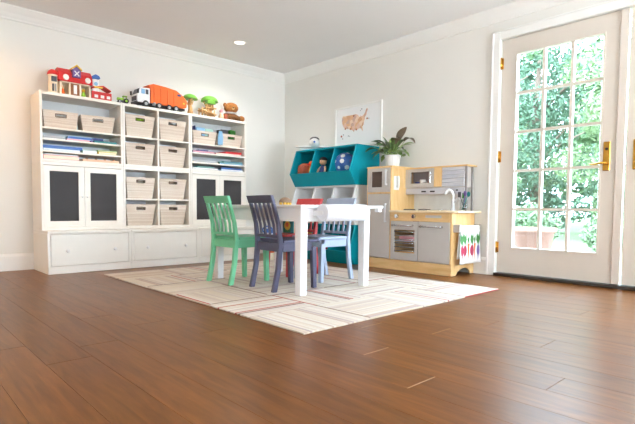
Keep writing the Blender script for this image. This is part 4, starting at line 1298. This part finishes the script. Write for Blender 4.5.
utensil(.0, .0, .008, .004, .115, C['leaf'], 'flat', 'green toy turner upright in the utensil jar')
utensil(.010, .008, -.012, -.016, .135, C['purple'], 'spoon', 'purple toy spoon in the utensil jar')
solo('soap_bottle', MB().lathe([(.0005, 0), (.020, 0), (.022, .01), (.022, .07), (.009, .09), (.008, .115), (.0005, .116)], n=16), WHITEP, 'small white bottle between faucet and utensil jar', 'bottle', (-.16, -2.700, .5748))

# towel with vegetable print
t = Thing('tea_towel', 'white tea towel printed with beets and carrots on rail', 'towel', (-.195, K1 - .048, .442))
TWX = .158
def towel_sheet(off, zlow, sgn):
    mb = MB()
    nu_, nv_ = 18, 10
    vs, fs = [], []
    for th_ in (0, .003):
        for j in range(nv_ + 1):
            f_ = j / nv_
            z = 0.0 + (zlow) * f_
            for i in range(nu_ + 1):
                u = -1 + 2 * i / nu_
                spread = TWX * (1 + .14 * f_)
                vs.append((u * spread, sgn * (off + th_ + .004 * f_ + .006 * f_ * math.sin(u * 7 + 1)), z))
    n1 = (nu_ + 1) * (nv_ + 1)
    for j in range(nv_):
        for i in range(nu_):
            a = j * (nu_ + 1) + i
            fs.append((a, a + 1, a + nu_ + 2, a + nu_ + 1))
            fs.append((n1 + a, n1 + a + nu_ + 1, n1 + a + nu_ + 2, n1 + a + 1))
    edge = [j * (nu_ + 1) for j in range(nv_ + 1)] + [nv_ * (nu_ + 1) + i for i in range(1, nu_ + 1)] + [j * (nu_ + 1) + nu_ for j in range(nv_ - 1, -1, -1)]
    for a, b in zip(edge[:-1], edge[1:]): fs.append((a, b, n1 + b, n1 + a))
    return mb.add(vs, fs, True)
TOWEL = mat('towel_cotton', (248, 248, 246), .9, var=.02, scale=60)
fold = MB()
pr = [(.0095 * math.cos(a), .0095 * math.sin(a) - .006) for a in np.linspace(0, math.pi, 9)] + [(.0065 * math.cos(a), .0065 * math.sin(a) - .006) for a in np.linspace(math.pi, 0, 9)]
fold.prism(pr, 'x', -TWX, TWX, True)
t.part('towel_fold', fold, TOWEL)
fs_ = t.part('towel_front', towel_sheet(.0068, -.335, -1), TOWEL)
t.part('towel_back', towel_sheet(.0068, -.29, 1), TOWEL)
def print_shape(name, pts, m):
    mb = MB()
    # slightly proud of the towel, following its slope
    def yof(x, z):
        f_ = min(1, max(0, -z / .335)); u = x / (TWX * (1 + .14 * f_))
        return -(.0068 + .003 + .004 * f_ + .006 * f_ * math.sin(u * 7 + 1)) - .0012
    pts = [(p[0], p[1] + PZ) for p in pts]
    n = len(pts)
    cxm = sum(p[0] for p in pts) / n; czm = sum(p[1] for p in pts) / n
    vs = [(p[0], yof(*p), p[1]) for p in pts] + [(cxm, yof(cxm, czm), czm)]
    vs += [(v[0], v[1] + .001, v[2]) for v in vs]
    fs = []
    for i in range(n):
        j = (i + 1) % n
        fs.append((i, j, n)); fs.append((n + 1 + j, n + 1 + i, 2 * n + 1)); fs.append((j, i, n + 1 + i, n + 1 + j))
    mb.add(vs, fs, False)
    t.part(name, mb, m, under=fs_)
def blob(cx_, cz_, rx_, rz_, n=14): return [(cx_ + rx_ * math.cos(2 * math.pi * i / n), cz_ + rz_ * math.sin(2 * math.pi * i / n)) for i in range(n)]
PZ = -.028
for i, xx in enumerate((-.150, -.090, -.032, .026, .080, .142)):
    kind_ = 'beet' if i in (0, 1, 3, 5) else 'carrot'
    if kind_ == 'beet':
        rx_ = .036 if i in (1, 3) else .020
        xq = xx if i in (1, 3) else xx * .96
        m_ = C['magenta'] if i < 5 else C['purple']
        print_shape('beet_print', blob(xq, -.190, rx_, .050), m_)
        print_shape('beet_print', [(xq - .008, -.232), (xq + .008, -.232), (xq, -.285)], m_)
        print_shape('leaf_print', [(xq, -.150), (xq - .032, -.10), (xq - .022, -.035), (xq, -.07)], C['leaf'])
        print_shape('leaf_print', [(xq, -.150), (xq, -.07), (xq + .018, -.025), (xq + .030, -.095)], C['leaf'])
    else:
        print_shape('carrot_print', [(xx - .017, -.130), (xx + .017, -.130), (xx + .011, -.19), (xx, -.285), (xx - .010, -.19)], C['orange'])
        print_shape('leaf_print', [(xx, -.135), (xx - .018, -.09), (xx - .004, -.065), (xx + .004, -.095), (xx + .017, -.055), (xx + .012, -.10)], C['leaf'])

# potted plant on the fridge
t = Thing('potted_plant', 'leafy plant in white ribbed pot on toy fridge', 'potted plant', (-.20, -1.955, 1.0045))
pot = MB()
NR = 36
prf = [(.062, 0), (.066, .008), (.080, .105), (.084, .110), (.084, .122), (.076, .122), (.074, .10)]
vs, fs = [], []
for j, (r_, z) in enumerate(prf):
    for i in range(NR):
        a = 2 * math.pi * i / NR
        rib = .0022 if (i % 2 and 0 < j < 3) else 0
        vs.append(((r_ - rib) * math.cos(a), (r_ - rib) * math.sin(a), z))
for j in range(len(prf) - 1):
    for i in range(NR): fs.append((j * NR + i, j * NR + (i + 1) % NR, (j + 1) * NR + (i + 1) % NR, (j + 1) * NR + i))
fs.append(tuple(reversed(range(NR))))
pot.add(vs, fs, False)
po = t.part('pot', pot, WHITEP)
t.part('soil', MB().lathe([(.0005, .104), (.075, .102)], n=20), C['dkbrown'], under=po)
LEAFM = [mat('leaf_dark', (92, 118, 70), .38, var=.25, scale=40), mat('leaf_mid', (140, 170, 96), .38, var=.25, scale=40), mat('leaf_back', (106, 92, 76), .45, var=.2, scale=40)]
def leaf(az, el, ln, wd, m, z0=.12, droop=.5, stem=.06):
    d = Vector((math.cos(az), math.sin(az), 0))
    sdv = Vector((-math.sin(az), math.cos(az), 0))
    p0 = Vector((0, 0, z0)) + d * .015
    base = p0 + d * (stem * math.cos(el)) + Vector((0, 0, stem * math.sin(el)))
    vs, fs = [], []
    n = 7
    for k in range(n + 1):
        f_ = k / n
        e = el - droop * f_
        c = base + d * (ln * f_ * math.cos(e)) + Vector((0, 0, ln * f_ * math.sin(e)))
        w = wd * math.sin(math.pi * min(1, f_ * .92 + .06)) ** .8 * (1 - .25 * f_)
        up = Vector((0, 0, 1)) * (w * .28)
        for s in (-1, 0, 1):
            vs.append(tuple(c + sdv * (w * s) + (up if s else Vector((0, 0, 0)))))
    m0 = len(vs)
    vs += [(v[0], v[1], v[2] - .0012) for v in vs]
    for k in range(n):
        for s in (0, 1):
            a = k * 3 + s
            fs.append((a, a + 3, a + 4, a + 1)); fs.append((m0 + a, m0 + a + 1, m0 + a + 4, m0 + a + 3))
    lo = t.part('leaf', MB().add(vs, fs, True), m)
    t.part('stem', MB().tube([(0.004 * math.cos(az), .004 * math.sin(az), .10), tuple(p0), tuple(base + d * .01)], [.003, .0028, .002], 6), LEAFM[1], under=lo)
rl = random.Random(5)
for k in range(40):
    az = rl.uniform(0, 2 * math.pi)
    el = rl.uniform(.1, 1.3)
    leaf(az, el, rl.uniform(.10, .155), rl.uniform(.028, .042), LEAFM[k % 2], droop=rl.uniform(.2, .9), stem=rl.uniform(.04, .13))
# the tall dark leaves seen from behind
leaf(R(250), 1.05, .19, .050, LEAFM[2], droop=.35, stem=.15)
leaf(R(230), .95, .17, .045, LEAFM[2], droop=.9, stem=.13)
leaf(R(262), .75, .15, .040, LEAFM[2], droop=1.0, stem=.19)
leaf(R(100), .45, .16, .038, LEAFM[0], droop=.6, stem=.17)
leaf(R(80), .75, .13, .034, LEAFM[0], droop=.5, stem=.16)

# ================================================================== GARDEN
LAWN = mat('lawn', (92, 108, 78), .9, var=.18, scale=8, spec=.1)
struct('lawn', B(.15, 60, -40, 40, -.30, -.16), LAWN, 'pale green lawn outside the french doors', 'lawn')
struct('path', B(.15, 3.2, -7.5, -.2, -.17, -.145), mat('patio', (90, 92, 90), .8, var=.08, scale=6), 'pale stone patio outside the french doors', 'patio')
t = Thing('planter', 'large pale terracotta planter standing outside the french door', 'planter', (2.35, -2.33, -.144))
t.part('pot_wall', MB().lathe([(.0005, .0), (.17, 0), (.18, .01), (.245, .44), (.27, .445), (.275, .50), (.25, .50), (.225, .44), (.18, .40)], n=28), mat('terracotta', (150, 112, 96), .85, var=.08, scale=10))
t.part('soil', MB().lathe([(.0005, .43), (.23, .43)], n=20), C['dkbrown'])

LEAFG = [mat('foliage_a', (86, 110, 76), .6, var=.35, scale=3, spec=.25), mat('foliage_b', (112, 132, 92), .6, var=.35, scale=3, spec=.25),
         mat('foliage_c', (80, 106, 84), .6, var=.35, scale=3, spec=.25), mat('foliage_d', (100, 120, 90), .6, var=.3, scale=3, spec=.25)]
for m in LEAFG:
    m.node_tree.nodes['Principled BSDF'].inputs['Subsurface Weight'].default_value = 0
BARK = mat('bark', (98, 82, 70), .9, var=.25, scale=14, bump=.5)

def foliage(blobs, n, size, seed):
    rg = np.random.default_rng(seed)
    vol = np.array([b[3] * b[4] * b[5] for b in blobs]) ** .7
    idx = rg.choice(len(blobs), n, p=vol / vol.sum())
    bl = np.array(blobs)[idx]
    d = rg.normal(size=(n, 3)); d /= np.linalg.norm(d, axis=1)[:, None]
    r = rg.uniform(.45, 1.0, n) ** .5
    c = bl[:, :3] + d * bl[:, 3:6] * r[:, None]
    nrm = d + rg.normal(size=(n, 3)) * .7; nrm /= np.linalg.norm(nrm, axis=1)[:, None]
    a = np.cross(nrm, rg.normal(size=(n, 3))); a /= np.linalg.norm(a, axis=1)[:, None]
    b = np.cross(nrm, a)
    s = size * rg.uniform(.6, 1.35, n)[:, None]
    v = np.stack([c - a * s, c + b * s * .42 + nrm * s * .1, c + a * s, c - b * s * .42 + nrm * s * .1], 1).reshape(-1, 3)
    f = np.arange(4 * n).reshape(-1, 4)
    mb = MB()
    mb.v = [tuple(p) for p in v]; mb.f = [tuple(q) for q in f]; mb.smooth = [False] * n
    return mb

def garden_tree(x, y, h, rad, mi, n, size, seed, label, low=.35):
    rg = random.Random(seed)
    t = Thing('garden_tree', label, 'tree', (x, y, -.16), 0, 'trees beyond the lawn')
    tr = MB().tube([(0, 0, 0), (.05 * rad, .02, h * .25), (-.04 * rad, .05, h * .55), (.02, 0, h * .9)], [.055 * h * .6, .045 * h * .6, .03 * h * .6, .01 * h * .6], 9)
    for k in range(6):
        a = rg.uniform(0, 6.28); zz = h * rg.uniform(.3, .7)
        tr.tube([(0, 0, zz), (math.cos(a) * rad * .4, math.sin(a) * rad * .4, zz + h * .10), (math.cos(a) * rad * .8, math.sin(a) * rad * .8, zz + h * .16)], [.016 * h * .6, .010 * h * .6, .004 * h * .6], 6)
    t.part('trunk', tr, BARK)
    bl = []
    for k in range(34):
        a = rg.uniform(0, 6.28); q = rg.uniform(.1, .9) * rad
        zz = h * rg.uniform(low, .92)
        sh = rad * rg.uniform(.26, .42) * (1.15 - .5 * abs(zz / h - .6))
        bl.append((q * math.cos(a), q * math.sin(a), zz, sh, sh, sh * .75))
    t.part('crown', foliage(bl, n, size, seed), LEAFG[mi])

def garden_shrub(x, y, h, rad, mi, n, size, seed, label):
    rg = random.Random(seed)
    t = Thing('garden_shrub', label, 'shrub', (x, y, -.16), 0, 'shrubs along the lawn')
    st = MB()
    for k in range(5):
        a = k * 1.26
        st.tube([(0, 0, 0), (math.cos(a) * rad * .3, math.sin(a) * rad * .3, h * .5), (math.cos(a) * rad * .5, math.sin(a) * rad * .5, h * .8)], [.02, .014, .006], 6)
    t.part('stem', st, BARK)
    bl = [(rg.uniform(-.6, .6) * rad, rg.uniform(-.6, .6) * rad, h * rg.uniform(.25, .75), rad * .5, rad * .5, h * .3) for k in range(9)]
    t.part('foliage', foliage(bl, n, size, seed), LEAFG[mi])

TREES = [(6.6, 1.0, 6.2, 1.7, 0, 20000, .064, 'dark green tree seen through the hinge-side panes', .06),
         (9.6, -1.95, 5.8, 1.7, 1, 16000, .066, 'mid green tree seen through the middle door panes', .06),
         (12.0, 1.6, 6.8, 2.1, 2, 15000, .085, 'blue-green tree behind the middle panes', .06),
         (14.0, -4.6, 5.6, 1.9, 1, 5000, .075, 'open-crowned tree seen through the handle-side panes', .18),
         (16.5, 5.6, 7.4, 2.5, 1, 9000, .11, 'tall tree farther back on the hinge side', .08),
         (17.0, -.6, 7.0, 2.3, 2, 9000, .11, 'tall tree farther back on the handle side', .05),
         (7.0, 5.6, 5.2, 1.9, 2, 6000, .09, 'tree standing far along the garden beside the house', .15)]
TREES += [(24.0, 1.5, 9.0, 3.4, 0, 9000, .24, 'broad distant tree closing the garden behind the planter', .03),
          (24.0, 8.6, 10.0, 3.4, 2, 9000, .24, 'broad distant tree closing the garden on the hinge side', .03),
          (25.0, -5.6, 7.6, 3.4, 0, 8000, .24, 'broad distant tree closing the garden on the handle side', .03)]
for i, (x, y, h, rd, mi, n, sz, lb, low) in enumerate(TREES):
    garden_tree(x, y, h, rd, mi, n, sz, 40 + i, lb, low)
SHR = [(5.2, -1.15, .85, .55, 3, 3000, .045, 'pale green shrub behind the planter'), (5.4, -2.5, .70, .55, 3, 2800, .045, 'pale green shrub on the handle side of planter'),
       (4.6, .0, 1.0, .5, 1, 3000, .045, 'rounded green shrub on the hinge side of planter'), (6.2, -3.9, .9, .6, 1, 2600, .05, 'rounded shrub below the open-crowned tree')]
for i, (x, y, h, rd, mi, n, sz, lb) in enumerate(SHR):
    garden_shrub(x, y, h, rd, mi, n, sz, 70 + i, lb)
